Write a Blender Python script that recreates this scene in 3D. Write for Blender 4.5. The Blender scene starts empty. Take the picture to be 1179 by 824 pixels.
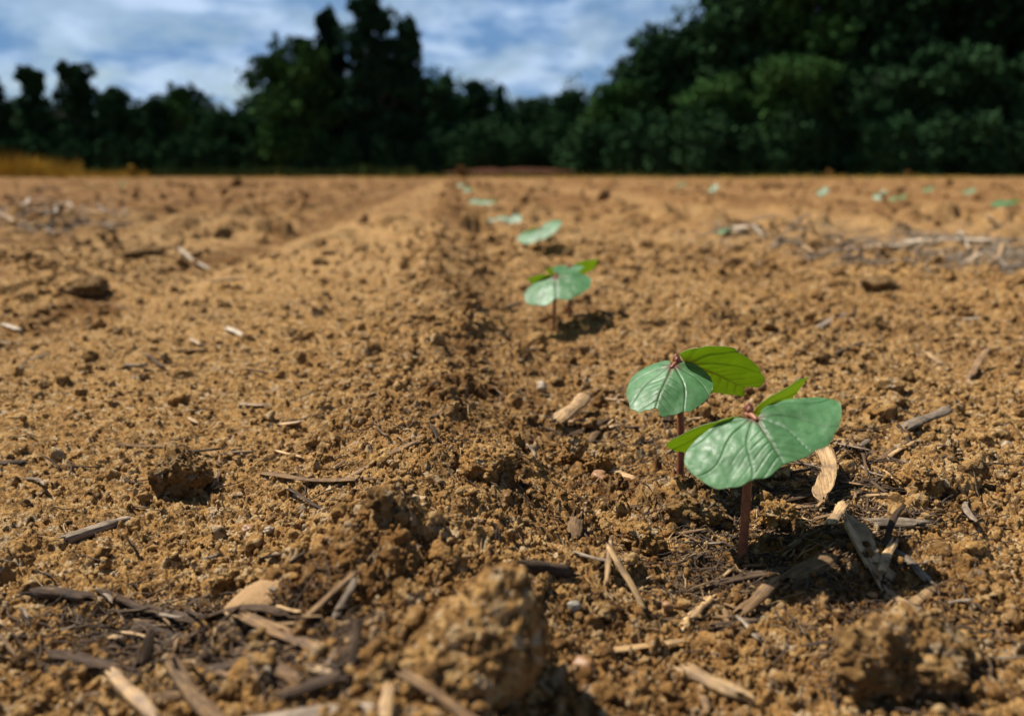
import bpy, math, time
import numpy as np
from mathutils import Vector, Matrix

T0 = time.time()
S = bpy.context.scene
COL = S.collection

# ------------------------------------------------------------------ camera, world, sun, exposure
FPX, PW, PH = 925.0, 1179.0, 824.0          # focal length in photo pixels, photo size
HORIZON = 201.0
CAM_H = 0.10
PITCH = math.atan((PH / 2 - HORIZON) / FPX)
cam = bpy.data.cameras.new("camera")
camo = bpy.data.objects.new("camera", cam)
COL.objects.link(camo)
camo.location = (0, 0, CAM_H)
camo.rotation_euler = (math.pi / 2 - PITCH, 0, 0)
cam.sensor_width = 36.0
cam.lens = 36.0 * FPX / PW
cam.clip_start = 0.004
cam.clip_end = 3000
cam.dof.use_dof = True
cam.dof.focus_distance = 0.245
cam.dof.aperture_fstop = cam.lens / 2.45
S.camera = camo

SUN_EL, SUN_AZ = math.radians(56), math.radians(-62)   # azimuth clockwise from +Y
world = bpy.data.worlds.new("World")
S.world = world
world.use_nodes = True
wt = world.node_tree
wt.nodes.clear()
wout = wt.nodes.new("ShaderNodeOutputWorld")
wbg = wt.nodes.new("ShaderNodeBackground")
wbg.inputs["Strength"].default_value = 0.05
sky = wt.nodes.new("ShaderNodeTexSky")
sky.sky_type = 'NISHITA'
sky.sun_disc = False
sky.sun_elevation = SUN_EL
sky.sun_rotation = SUN_AZ
sky.air_density = 1.0
sky.dust_density = 0.6
sky.ozone_density = 2.2
# clouds: noise on the direction projected on to a high flat layer
geo = wt.nodes.new("ShaderNodeTexCoord")
sep = wt.nodes.new("ShaderNodeSeparateXYZ")
wt.links.new(geo.outputs["Generated"], sep.inputs[0])


def wmath(op, a, b=None, clamp=False):
    n = wt.nodes.new("ShaderNodeMath")
    n.operation = op
    n.use_clamp = clamp
    for i, v in enumerate((a, b)):
        if v is None:
            continue
        if isinstance(v, (int, float)):
            n.inputs[i].default_value = v
        else:
            wt.links.new(v, n.inputs[i])
    return n.outputs[0]


den = wmath('ADD', wmath('MAXIMUM', sep.outputs[2], 0.0), 0.30)
comb = wt.nodes.new("ShaderNodeCombineXYZ")
wt.links.new(wmath('DIVIDE', sep.outputs[0], den), comb.inputs[0])
wt.links.new(wmath('DIVIDE', sep.outputs[1], den), comb.inputs[1])


def wnoise(scale, detail, rough, dist, off):
    mp = wt.nodes.new("ShaderNodeMapping")
    mp.inputs["Location"].default_value = off
    wt.links.new(comb.outputs[0], mp.inputs[0])
    n = wt.nodes.new("ShaderNodeTexNoise")
    n.inputs["Scale"].default_value = scale
    n.inputs["Detail"].default_value = detail
    n.inputs["Roughness"].default_value = rough
    n.inputs["Distortion"].default_value = dist
    wt.links.new(mp.outputs[0], n.inputs["Vector"])
    return n.outputs["Fac"]


def wramp(fac, p0, p1, c0=(0, 0, 0, 1), c1=(1, 1, 1, 1)):
    r = wt.nodes.new("ShaderNodeValToRGB")
    r.color_ramp.elements[0].position = p0
    r.color_ramp.elements[1].position = p1
    r.color_ramp.elements[0].color = c0
    r.color_ramp.elements[1].color = c1
    r.color_ramp.interpolation = 'EASE'
    wt.links.new(fac, r.inputs[0])
    return r.outputs[0]


cov = wramp(wnoise(3.0, 6, 0.55, 0.3, (3.1, 0.4, 0)), 0.34, 0.60)
shade = wramp(wnoise(5.0, 6, 0.55, 0.3, (7.7, 2.0, 4)), 0.36, 0.68,
              (1.3, 3.0, 5.9, 1), (6.5, 8.3, 11.0, 1))
mixw = wt.nodes.new("ShaderNodeMix")
mixw.data_type = 'RGBA'
thin = wmath('SUBTRACT', 1.0, wmath('MULTIPLY', wmath('SUBTRACT', sep.outputs[2], 0.30), 2.2, True), True)   # cloud cover cut overhead, out of view, to weaken the fill light
wt.links.new(wmath('MULTIPLY', wmath('MULTIPLY', cov, 0.88), wmath('MAXIMUM', thin, 0.12)), mixw.inputs["Factor"])
wt.links.new(sky.outputs[0], mixw.inputs["A"])
wt.links.new(shade, mixw.inputs["B"])
wt.links.new(mixw.outputs["Result"], wbg.inputs["Color"])
wt.links.new(wbg.outputs[0], wout.inputs[0])

sun = bpy.data.lights.new("sun", 'SUN')
sun.energy = 5.0
sun.angle = math.radians(0.53)
sun.color = (1.0, 0.945, 0.85)
suno = bpy.data.objects.new("sun", sun)
COL.objects.link(suno)
sd = Vector((math.sin(SUN_AZ) * math.cos(SUN_EL), math.cos(SUN_AZ) * math.cos(SUN_EL), math.sin(SUN_EL)))
suno.rotation_euler = sd.to_track_quat('Z', 'Y').to_euler()
suno.location = (0, 0, 30)

S.view_settings.view_transform = 'Standard'
S.view_settings.look = 'None'
S.view_settings.gamma = 1
S.view_settings.exposure = 0.86
S.view_settings.use_curve_mapping = False
S.cycles.max_bounces = 8
S.cycles.use_denoising = True

# ------------------------------------------------------------------ naming helpers


def tag(o, label=None, cat=None, group=None, kind=None):
    if label:
        o["label"] = label
    if cat:
        o["category"] = cat
    if group:
        o["group"] = group
    if kind:
        o["kind"] = kind
    return o


def empty(name, loc):
    o = bpy.data.objects.new(name, None)
    COL.objects.link(o)
    o.location = loc
    o.empty_display_size = 0.01
    return o


def mesh_np(name, V, F, smooth=True):
    """mesh from numpy: V (n,3); F (m,k) with one k, or list of such arrays."""
    me = bpy.data.meshes.new(name)
    if not isinstance(F, (list, tuple)):
        F = [F]
    F = [np.asarray(f, dtype=np.int32) for f in F if len(f)]
    nl = sum(f.size for f in F)
    npoly = sum(len(f) for f in F)
    me.vertices.add(len(V))
    me.vertices.foreach_set("co", np.ascontiguousarray(V, dtype=np.float32).ravel())
    me.loops.add(nl)
    me.loops.foreach_set("vertex_index", np.concatenate([f.ravel() for f in F]))
    me.polygons.add(npoly)
    starts, c = [], 0
    for f in F:
        starts.append(c + np.arange(len(f)) * f.shape[1])
        c += f.size
    me.polygons.foreach_set("loop_start", np.concatenate(starts).astype(np.int32))
    me.update(calc_edges=True)
    if smooth:
        me.polygons.foreach_set("use_smooth", np.ones(npoly, dtype=bool))
    return me


def link(name, me, mats=None, parent=None, loc=None, rot=None):
    o = bpy.data.objects.new(name, me)
    COL.objects.link(o)
    if mats is not None:
        for m in (mats if isinstance(mats, (list, tuple)) else [mats]):
            me.materials.append(m)
    if parent is not None:
        o.parent = parent
    if loc is not None:
        o.location = loc
    if rot is not None:
        o.rotation_mode = 'QUATERNION'
        o.rotation_quaternion = rot
    return o


# ------------------------------------------------------------------ camera rays (for reading the layout off the photo)
CP, SP = math.cos(PITCH), math.sin(PITCH)


def ray(px, py):
    x = (px - PW / 2) / FPX
    y = (py - PH / 2) / FPX
    return np.array([x, CP - y * SP, -SP - y * CP])


# ------------------------------------------------------------------ noise in numpy
def hash2(ix, iy, seed):
    h = (ix.astype(np.int64) * 374761393 + iy.astype(np.int64) * 668265263 + seed * 982451653) & 0x7fffffff
    h = ((h ^ (h >> 13)) * 1274126177) & 0x7fffffff
    h = ((h ^ (h >> 16)) * 2246822519) & 0x7fffffff
    return (h ^ (h >> 15)) & 0x7fffffff


def rnd2(ix, iy, seed):
    return (hash2(ix, iy, seed) % 65536) / 65536.0


def vnoise(x, y, seed=0):
    ix, iy = np.floor(x), np.floor(y)
    fx, fy = x - ix, y - iy
    ix, iy = ix.astype(np.int64), iy.astype(np.int64)
    fx = fx * fx * fx * (fx * (fx * 6 - 15) + 10)
    fy = fy * fy * fy * (fy * (fy * 6 - 15) + 10)
    a, b = rnd2(ix, iy, seed), rnd2(ix + 1, iy, seed)
    c, d = rnd2(ix, iy + 1, seed), rnd2(ix + 1, iy + 1, seed)
    return (a + (b - a) * fx + (c - a) * fy + (a - b - c + d) * fx * fy) * 2 - 1


def fbm(x, y, octv=4, seed=0, gain=0.5):
    s, a, n = 0, 1.0, 0
    for o in range(octv):
        s = s + a * vnoise(x * 2 ** o + 17.3 * o, y * 2 ** o - 9.1 * o, seed + o)
        n += a
        a *= gain
    return s / n


def hash3(ix, iy, iz, seed):
    return hash2(ix + iz * 7919, iy - iz * 104729, seed + 31)


def vnoise3(p, seed=0):
    i = np.floor(p)
    f = p - i
    i = i.astype(np.int64)
    f = f * f * (3 - 2 * f)
    out = 0
    for dx in (0, 1):
        for dy in (0, 1):
            for dz in (0, 1):
                w = (f[:, 0] if dx else 1 - f[:, 0]) * (f[:, 1] if dy else 1 - f[:, 1]) * (f[:, 2] if dz else 1 - f[:, 2])
                out = out + w * (hash3(i[:, 0] + dx, i[:, 1] + dy, i[:, 2] + dz, seed) % 65536) / 65536.0
    return out * 2 - 1


def splat(x, y, cell, rmin, rmax, dens, seed, flat=0.8, mask=None):
    """granular soil: highest of rounded grains scattered one per cell"""
    gx, gy = x / cell, y / cell
    ix, iy = np.floor(gx).astype(np.int64), np.floor(gy).astype(np.int64)
    best = np.zeros_like(x)
    for dx in (-1, 0, 1):
        for dy in (-1, 0, 1):
            cx, cy = ix + dx, iy + dy
            h = hash2(cx, cy, seed)
            px = cx + (h % 1024) / 1024.0
            py = cy + ((h >> 10) % 1024) / 1024.0
            q = rnd2(cx, cy, seed + 7)
            r = (rmin + (rmax - rmin) * q * q) / cell
            on = rnd2(cx, cy, seed + 11) < (dens if mask is None else dens * mask)
            el = 0.75 + 0.5 * rnd2(cx, cy, seed + 3)
            d2 = ((gx - px) * el) ** 2 + ((gy - py) / el) ** 2
            v = np.where(on, np.sqrt(np.maximum(r * r - d2, 0)) * (0.55 + 0.6 * rnd2(cx, cy, seed + 5)), 0)
            best = np.maximum(best, v)
    return best * cell * flat


# ------------------------------------------------------------------ the field's relief
ROW_A = 0.0745                       # the rows run a little to the left of the view
ROW0 = (0.052, 0.20)


def rowuv(x, y):
    dx, dy = x - ROW0[0], y - ROW0[1]
    return dx * math.cos(ROW_A) + dy * math.sin(ROW_A), -dx * math.sin(ROW_A) + dy * math.cos(ROW_A)


def sst(a, b, x):
    t = np.clip((x - a) / (b - a), 0, 1)
    return t * t * (3 - 2 * t)


ROW_GAP = 0.92


def macro(x, y):
    u, v = rowuv(x, y)
    uw = u + 0.012 * vnoise(v * 7, u * 3, 5) + 0.006 * vnoise(v * 23, u * 9, 6)
    k = np.round(uw / ROW_GAP)
    m = uw - k * ROW_GAP
    z = 0.0135 * np.exp(-((m + 0.080) / 0.030) ** 2)          # ridge thrown up left of the seed slot
    z = z - 0.0045 * np.exp(-((m + 0.012) / 0.022) ** 2)      # slot
    z = z + 0.004 * np.exp(-((m - 0.10) / 0.06) ** 2)
    z = z - 0.016 * np.exp(-((m + 0.345) / 0.05) ** 2) * sst(0.35, 0.9, np.hypot(x, y))
    z = z + 0.014 * np.exp(-((m - 0.40) / 0.06) ** 2) * sst(0.35, 0.9, np.hypot(x, y))
    far = sst(0.5, 3.0, np.hypot(x, y))
    z = z + 0.004 * fbm(x * 9, y * 9, 3, 20) + 0.010 * far * fbm(x * 1.7, y * 1.7, 3, 21)
    d = np.hypot(x, y)
    z = z + sst(10, 26, d) * (0.055 * fbm(x * 0.35, y * 0.35, 3, 23) + 0.03 * vnoise(x * 1.6, y * 1.6, 24))
    z = z - 0.006 * sst(0.13, 0.05, d) - 0.05 * sst(6, 40, d)
    return z


def rough(x, y):
    """0 where the press wheel left the soil smooth, 1 where it is cloddy"""
    u, v = rowuv(x, y)
    d = np.hypot(x, y)
    k = np.round(u / ROW_GAP)
    m = u - k * ROW_GAP
    sm = sst(-0.105, -0.145, m) * sst(-0.40, -0.33, m) * sst(0.13, 0.24, d)
    r = 0.62 - 0.55 * sm + 0.45 * np.exp(-((m + 0.075) / 0.04) ** 2) + 0.45 * vnoise(x * 13, y * 13, 40) * (1 - 0.75 * sm)
    r = r + 0.25 * sst(0.02, 0.06, m)
    return np.clip(r, 0.08, 1.0)


def soil_dark(x, y):
    """darker soil: the turned ridge, the seed slot, the furrow, the litter, the far field"""
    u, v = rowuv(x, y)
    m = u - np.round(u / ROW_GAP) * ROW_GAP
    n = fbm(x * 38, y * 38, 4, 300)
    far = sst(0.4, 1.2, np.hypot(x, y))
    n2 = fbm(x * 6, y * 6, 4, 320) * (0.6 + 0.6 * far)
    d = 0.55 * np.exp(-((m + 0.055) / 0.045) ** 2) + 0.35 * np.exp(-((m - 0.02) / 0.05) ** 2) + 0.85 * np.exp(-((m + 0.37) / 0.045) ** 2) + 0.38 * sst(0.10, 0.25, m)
    for cx, cy, rx, ry, w in DARK_SPOTS:
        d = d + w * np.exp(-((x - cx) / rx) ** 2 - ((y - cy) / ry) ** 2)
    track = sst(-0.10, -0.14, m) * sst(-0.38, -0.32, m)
    return np.clip(d * (0.70 + 1.3 * n) + 0.45 * n2 + 0.25 * n - 0.22 * track + 0.75 * sst(0.8, 3.0, np.hypot(x, y)), 0, 1)  # paler on the track, darker again with distance


DARK_SPOTS = [(-0.068, 0.158, 0.030, 0.018, 0.9), (0.072, 0.205, 0.035, 0.022, 0.9), (0.045, 0.255, 0.03, 0.02, 0.6), (0.085, 0.165, 0.03, 0.012, 0.5)]  # darker spots: rotting litter, both front seedlings, lumpy clod


def H(x, y, cellsize=None):
    x = np.asarray(x, dtype=float)
    y = np.asarray(y, dtype=float)
    z = macro(x, y)
    R = rough(x, y)
    c = np.full_like(x, 0.0003) if cellsize is None else cellsize
    wx = x + 0.0016 * vnoise(x * 260, y * 260, 50) + 0.0006 * vnoise(x * 800, y * 800, 52)
    wy = y + 0.0016 * vnoise(x * 260, y * 260, 51) + 0.0006 * vnoise(x * 800, y * 800, 53)

    def vis(size):
        return np.clip((size / np.maximum(c, 1e-6) - 1.0) / 1.5, 0, 1)
    z = z + 0.0022 * fbm(x * 45, y * 45, 3, 60) * (0.4 + R)
    z = z + splat(wx, wy, 0.060, 0.012, 0.026, 0.45, 101, 0.42, R * R) * vis(0.03)
    z = z + splat(wx, wy, 0.024, 0.004, 0.0095, 0.40, 102, 0.70, R * R) * vis(0.007)
    fr = sst(0.7, 2.0, np.hypot(x, y))
    z = z + fr * (splat(wx, wy, 0.17, 0.020, 0.065, 0.6, 106, 0.70, 0.5 + R) + splat(wx, wy, 0.075, 0.012, 0.032, 0.55, 107, 0.95, 0.5 + R)) * vis(0.012)
    z = z + sst(3.0, 7.0, np.hypot(x, y)) * splat(wx, wy, 0.45, 0.05, 0.16, 0.6, 108, 0.45) * vis(0.05)
    z = z + splat(wx, wy, 0.0080, 0.0011, 0.0034, 0.48, 103, 0.9, 0.25 + R) * vis(0.004)
    if cellsize is None or c.min() < 0.003:
        s = c < 0.004
        a = np.zeros_like(z)
        xs, ys = wx[s], wy[s]
        a[s] = (splat(xs, ys, 0.0036, 0.0006, 0.0018, 0.55, 104, 1.2)
                + splat(xs, ys, 0.0016, 0.0004, 0.00085, 0.9, 105, 1.35)
                + 0.0007 * vnoise(xs * 1500, ys * 1500, 70))
        z = z + a * vis(0.0025)
    return z


def h1(x, y):
    return float(H(np.array([x]), np.array([y]))[0])


def ghit(px, py, lift=0.0):
    """where the photo's pixel meets the field"""
    r = ray(px, py)
    z = 0.0
    for _ in range(5):
        t = (z + lift - CAM_H) / r[2]
        z = float(macro(np.array([r[0] * t]), np.array([r[1] * t]))[0]) + 0.003
    return np.array([r[0] * t, r[1] * t, 0.0])


# ------------------------------------------------------------------ materials
def mat(name):
    m = bpy.data.materials.new(name)
    m.use_nodes = True
    nt = m.node_tree
    b = nt.nodes["Principled BSDF"]
    return m, nt, b


def N(nt, kind, **kw):
    n = nt.nodes.new(kind)
    for k, v in kw.items():
        if k in n.inputs:
            if hasattr(v, "is_linked") or isinstance(v, bpy.types.NodeSocket):
                nt.links.new(v, n.inputs[k])
            else:
                n.inputs[k].default_value = v
        else:
            setattr(n, k, v)
    return n


def ramp(nt, fac, stops, interp='LINEAR'):
    r = nt.nodes.new("ShaderNodeValToRGB")
    r.color_ramp.interpolation = interp
    els = r.color_ramp.elements
    while len(els) < len(stops):
        els.new(0.5)
    for e, (p, c) in zip(els, stops):
        e.position = p
        e.color = (*c, 1) if len(c) == 3 else c
    nt.links.new(fac, r.inputs[0])
    return r.outputs[0]


def mixc(nt, fac, a, b, mode='MIX'):
    n = nt.nodes.new("ShaderNodeMix")
    n.data_type = 'RGBA'
    n.blend_type = mode
    for key, v in (("Factor", fac), ("A", a), ("B", b)):
        s = [i for i in n.inputs if i.name == key and (i.type == 'RGBA' or key == "Factor" and i.type == 'VALUE')][0]
        if isinstance(v, bpy.types.NodeSocket):
            nt.links.new(v, s)
        elif key == "Factor":
            s.default_value = v
        else:
            s.default_value = (*v, 1)
    return [o for o in n.outputs if o.type == 'RGBA'][0]


def noise(nt, vec, scale, detail=3, rough=0.55, dist=0.0):
    n = nt.nodes.new("ShaderNodeTexNoise")
    n.inputs["Scale"].default_value = scale
    n.inputs["Detail"].default_value = detail
    n.inputs["Roughness"].default_value = rough
    n.inputs["Distortion"].default_value = dist
    if vec is not None:
        nt.links.new(vec, n.inputs["Vector"])
    return n.outputs["Fac"]


def soil_material(name, scale_shift=1.0, tint=(1, 1, 1)):
    m, nt, b = mat(name)
    g = N(nt, "ShaderNodeNewGeometry")
    pos = g.outputs["Position"]

    def t(c):
        return tuple(0.86 * ci * ti * wi for ci, ti, wi in zip(c, tint, (1.01, 1.0, 0.99)))
    big = noise(nt, pos, 16, 4, 0.55)
    base = ramp(nt, big, [(0.30, t((0.280, 0.140, 0.045))), (0.52, t((0.390, 0.208, 0.067))), (0.72, t((0.460, 0.260, 0.088)))])
    wide = noise(nt, pos, 2.2, 5, 0.6)
    base = mixc(nt, ramp(nt, wide, [(0.40, (0, 0, 0)), (0.60, (0.75,) * 3)]), base, t((0.215, 0.132, 0.066)))
    med = noise(nt, pos, 170, 4, 0.62)
    c1 = mixc(nt, ramp(nt, med, [(0.42, (0.62,) * 3), (0.60, (0,) * 3)]), base, t((0.135, 0.072, 0.028)))
    vor = N(nt, "ShaderNodeTexVoronoi", Scale=430.0)
    nt.links.new(pos, vor.inputs["Vector"])
    sepc = N(nt, "ShaderNodeSeparateColor")
    nt.links.new(vor.outputs["Color"], sepc.inputs[0])
    # grains: most ochre, some pale quartz, some rusty, some dark humus
    grain = ramp(nt, sepc.outputs[0], [(0.0, t((0.075, 0.045, 0.024))), (0.17, t((0.19, 0.110, 0.044))), (0.45, t((0.40, 0.215, 0.072))),
                                       (0.74, t((0.50, 0.30, 0.11))), (0.92, t((0.58, 0.40, 0.19))), (0.985, t((0.58, 0.46, 0.30)))])
    c2 = mixc(nt, 0.62, c1, grain)
    vor2 = N(nt, "ShaderNodeTexVoronoi", Scale=1150.0)
    nt.links.new(pos, vor2.inputs["Vector"])
    sep2 = N(nt, "ShaderNodeSeparateColor")
    nt.links.new(vor2.outputs["Color"], sep2.inputs[0])
    spk = ramp(nt, sep2.outputs[1], [(0.955, (0, 0, 0)), (0.965, (0.75,) * 3)])
    c3 = mixc(nt, spk, c2, t((0.50, 0.37, 0.22)))
    spk2 = ramp(nt, sep2.outputs[2], [(0.90, (0, 0, 0)), (0.93, (0.6,) * 3)])
    c4 = mixc(nt, spk2, c3, t((0.075, 0.045, 0.025)))
    dk_attr = N(nt, "ShaderNodeAttribute", attribute_name="soil_dark")      # share of darker soil, multiplied into the colour
    c4 = mixc(nt, dk_attr.outputs["Fac"], c4, (0.52, 0.45, 0.42), 'MULTIPLY')
    nt.links.new(c4, b.inputs["Base Color"])
    b.inputs["Roughness"].default_value = 0.95
    b.inputs["Specular IOR Level"].default_value = 0.04
    n1 = noise(nt, pos, 1400, 3, 0.65)
    n2 = noise(nt, pos, 4200, 2, 0.6)
    ad = N(nt, "ShaderNodeMath", operation='MULTIPLY_ADD')
    nt.links.new(n2, ad.inputs[0])
    ad.inputs[1].default_value = 0.4
    nt.links.new(n1, ad.inputs[2])
    bp = N(nt, "ShaderNodeBump", Strength=1.0, Distance=0.0010)
    nt.links.new(ad.outputs[0], bp.inputs["Height"])
    nt.links.new(bp.outputs[0], b.inputs["Normal"])
    return m


M = {}
M["soil"] = soil_material("field_soil")
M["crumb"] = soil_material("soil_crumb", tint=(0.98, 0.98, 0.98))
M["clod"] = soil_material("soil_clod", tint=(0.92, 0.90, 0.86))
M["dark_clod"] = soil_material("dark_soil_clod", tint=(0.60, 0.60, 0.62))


def fibre_material(name, dark, mid, light, rough_=0.75, grain=1.0, spec=0.3):
    m, nt, b = mat(name)
    tc = N(nt, "ShaderNodeTexCoord")
    oi = N(nt, "ShaderNodeObjectInfo")
    addv = N(nt, "ShaderNodeVectorMath", operation='ADD')
    nt.links.new(tc.outputs["Object"], addv.inputs[0])
    nt.links.new(oi.outputs["Random"], addv.inputs[1])
    mp = N(nt, "ShaderNodeMapping")
    mp.inputs["Scale"].default_value = (0.10, 1, 1)
    nt.links.new(addv.outputs[0], mp.inputs[0])
    f = noise(nt, mp.outputs[0], 1500 * grain, 3, 0.6)
    f2 = noise(nt, addv.outputs[0], 220, 4, 0.6)
    c = ramp(nt, f, [(0.30, dark), (0.5, mid), (0.70, light)])
    dirt = ramp(nt, f2, [(0.46, (0, 0, 0)), (0.66, (0.75,) * 3)])
    c = mixc(nt, dirt, c, tuple(0.55 * d + 0.02 for d in dark))
    v = N(nt, "ShaderNodeMapRange")
    nt.links.new(oi.outputs["Random"], v.inputs[0])
    v.inputs[3].default_value = 0.72
    v.inputs[4].default_value = 1.18
    hs = N(nt, "ShaderNodeHueSaturation")
    nt.links.new(c, hs.inputs["Color"])
    nt.links.new(v.outputs[0], hs.inputs["Value"])
    nt.links.new(hs.outputs[0], b.inputs["Base Color"])
    b.inputs["Roughness"].default_value = rough_
    b.inputs["Specular IOR Level"].default_value = spec
    bp = N(nt, "ShaderNodeBump", Strength=0.8, Distance=0.0005)
    nt.links.new(f, bp.inputs["Height"])
    nt.links.new(bp.outputs[0], b.inputs["Normal"])
    return m


M["straw"] = fibre_material("dry_straw", (0.17, 0.092, 0.035), (0.34, 0.205, 0.085), (0.47, 0.31, 0.145), 0.6, 0.8, 0.4)
M["grey"] = fibre_material("weathered_stalk", (0.09, 0.065, 0.045), (0.20, 0.150, 0.105), (0.33, 0.26, 0.19), 0.85, 1.0, 0.1)
M["brown"] = fibre_material("brown_stalk", (0.075, 0.042, 0.022), (0.17, 0.10, 0.048), (0.29, 0.185, 0.09), 0.8, 1.0, 0.12)
M["dark"] = fibre_material("rotten_stalk", (0.022, 0.014, 0.009), (0.062, 0.039, 0.024), (0.125, 0.083, 0.052), 0.85, 1.0, 0.08)
M["weathered_mat"] = fibre_material("weathered_straw", (0.17, 0.125, 0.085), (0.30, 0.235, 0.165), (0.42, 0.34, 0.25), 0.8, 0.6, 0.1)
M["husk"] = fibre_material("dry_husk", (0.17, 0.10, 0.05), (0.32, 0.205, 0.105), (0.44, 0.30, 0.16), 0.7, 0.5)
M["pale"] = fibre_material("bleached_straw", (0.26, 0.19, 0.12), (0.44, 0.34, 0.23), (0.58, 0.48, 0.35), 0.65)


def stone_material(name, a, c_, sc=350):
    m, nt, b = mat(name)
    tc = N(nt, "ShaderNodeTexCoord")
    n = noise(nt, tc.outputs["Object"], sc, 4, 0.6)
    nt.links.new(ramp(nt, n, [(0.3, a), (0.7, c_)]), b.inputs["Base Color"])
    b.inputs["Roughness"].default_value = 0.55
    bp = N(nt, "ShaderNodeBump", Strength=0.3, Distance=0.0004)
    nt.links.new(n, bp.inputs["Height"])
    nt.links.new(bp.outputs[0], b.inputs["Normal"])
    return m


M["pebble_grey"] = stone_material("grey_stone", (0.15, 0.125, 0.095), (0.27, 0.23, 0.175))
M["pebble_rust"] = stone_material("rust_stone", (0.16, 0.068, 0.022), (0.28, 0.145, 0.05))
M["pebble_white"] = stone_material("white_stone", (0.20, 0.145, 0.09), (0.32, 0.24, 0.155))

# leaves -------------------------------------------------------------------


def leaf_mat(name, under=False):
    m, nt, b = mat(name)
    out = nt.nodes["Material Output"]
    tc = N(nt, "ShaderNodeTexCoord")
    oi = N(nt, "ShaderNodeObjectInfo")
    addv = N(nt, "ShaderNodeVectorMath", operation='ADD')
    nt.links.new(tc.outputs["Object"], addv.inputs[0])
    nt.links.new(oi.outputs["Random"], addv.inputs[1])
    at = N(nt, "ShaderNodeAttribute", attribute_name="vein")
    rd = N(nt, "ShaderNodeAttribute", attribute_name="red")
    n1 = noise(nt, addv.outputs[0], 130, 4, 0.6)
    n2 = noise(nt, addv.outputs[0], 900, 3, 0.6)
    if under:
        c = ramp(nt, n1, [(0.3, (0.060, 0.120, 0.012)), (0.7, (0.105, 0.185, 0.022))])
        tcol = (0.42, 0.50, 0.035)
    else:
        c = ramp(nt, n1, [(0.32, (0.040, 0.128, 0.042)), (0.52, (0.078, 0.210, 0.080)), (0.70, (0.124, 0.280, 0.122))])
        tcol = (0.50, 0.72, 0.12)
    c = mixc(nt, ramp(nt, n2, [(0.60, (0, 0, 0)), (0.72, (0.45,) * 3)]), c, (0.03, 0.09, 0.045) if not under else (0.05, 0.075, 0.015))
    vf = N(nt, "ShaderNodeMath", operation='MULTIPLY')
    nt.links.new(at.outputs["Fac"], vf.inputs[0])
    vf.inputs[1].default_value = 0.55
    c = mixc(nt, vf.outputs[0], c, (0.018, 0.060, 0.030) if not under else (0.13, 0.19, 0.05))
    c = mixc(nt, rd.outputs["Fac"], c, (0.20, 0.045, 0.035))
    nt.links.new(c, b.inputs["Base Color"])
    rr = ramp(nt, noise(nt, addv.outputs[0], 500, 3, 0.6), [(0.3, (0.40,) * 3), (0.7, (0.60,) * 3)])
    nt.links.new(rr, b.inputs["Roughness"])
    b.inputs["Specular IOR Level"].default_value = 0.2 if under else 0.5
    if not under:
        b.inputs["Coat Weight"].default_value = 0.14
        b.inputs["Coat Roughness"].default_value = 0.42
    h = N(nt, "ShaderNodeMath", operation='SUBTRACT')
    nt.links.new(n2, h.inputs[0])
    nt.links.new(at.outputs["Fac"], h.inputs[1])
    bp = N(nt, "ShaderNodeBump", Strength=0.35, Distance=0.00025)
    nt.links.new(h.outputs[0], bp.inputs["Height"])
    nt.links.new(bp.outputs[0], b.inputs["Normal"])
    tr = N(nt, "ShaderNodeBsdfTranslucent", Color=(*tcol, 1))
    tv = mixc(nt, vf.outputs[0], tcol, tuple(0.45 * k for k in tcol))
    tv = mixc(nt, rd.outputs["Fac"], tv, (0.25, 0.04, 0.02))
    nt.links.new(tv, tr.inputs["Color"])
    mx = N(nt, "ShaderNodeMixShader")
    mx.inputs[0].default_value = 0.45
    nt.links.new(b.outputs[0], mx.inputs[1])
    nt.links.new(tr.outputs[0], mx.inputs[2])
    nt.links.new(mx.outputs[0], out.inputs[0])
    return m


M["leaf_top"] = leaf_mat("cotyledon_top")
M["leaf_under"] = leaf_mat("cotyledon_underside", True)
m, nt, b = mat("cotyledon_rim")
b.inputs["Base Color"].default_value = (0.22, 0.30, 0.09, 1)
b.inputs["Roughness"].default_value = 0.5
M["leaf_rim"] = m

m, nt, b = mat("seedling_stem")
tc = N(nt, "ShaderNodeTexCoord")
nn = noise(nt, tc.outputs["Object"], 500, 4, 0.6)
nt.links.new(ramp(nt, nn, [(0.3, (0.11, 0.030, 0.016)), (0.55, (0.21, 0.070, 0.032)), (0.75, (0.30, 0.13, 0.055))]), b.inputs["Base Color"])
b.inputs["Roughness"].default_value = 0.5
b.inputs["Subsurface Weight"].default_value = 0.0
M["stem"] = m

# far vegetation


def foliage_mat(name, a, c_, sc=0.5):
    m, nt, b = mat(name)
    g = N(nt, "ShaderNodeNewGeometry")
    oi = N(nt, "ShaderNodeObjectInfo")
    n = noise(nt, g.outputs["Position"], sc, 4, 0.65)
    c = ramp(nt, n, [(0.35, a), (0.65, c_)])
    v = N(nt, "ShaderNodeMapRange")
    nt.links.new(oi.outputs["Random"], v.inputs[0])
    v.inputs[3].default_value = 0.75
    v.inputs[4].default_value = 1.2
    hs = N(nt, "ShaderNodeHueSaturation")
    nt.links.new(c, hs.inputs["Color"])
    nt.links.new(v.outputs[0], hs.inputs["Value"])
    nt.links.new(hs.outputs[0], b.inputs["Base Color"])
    b.inputs["Roughness"].default_value = 0.8
    b.inputs["Specular IOR Level"].default_value = 0.0
    return m


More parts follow.
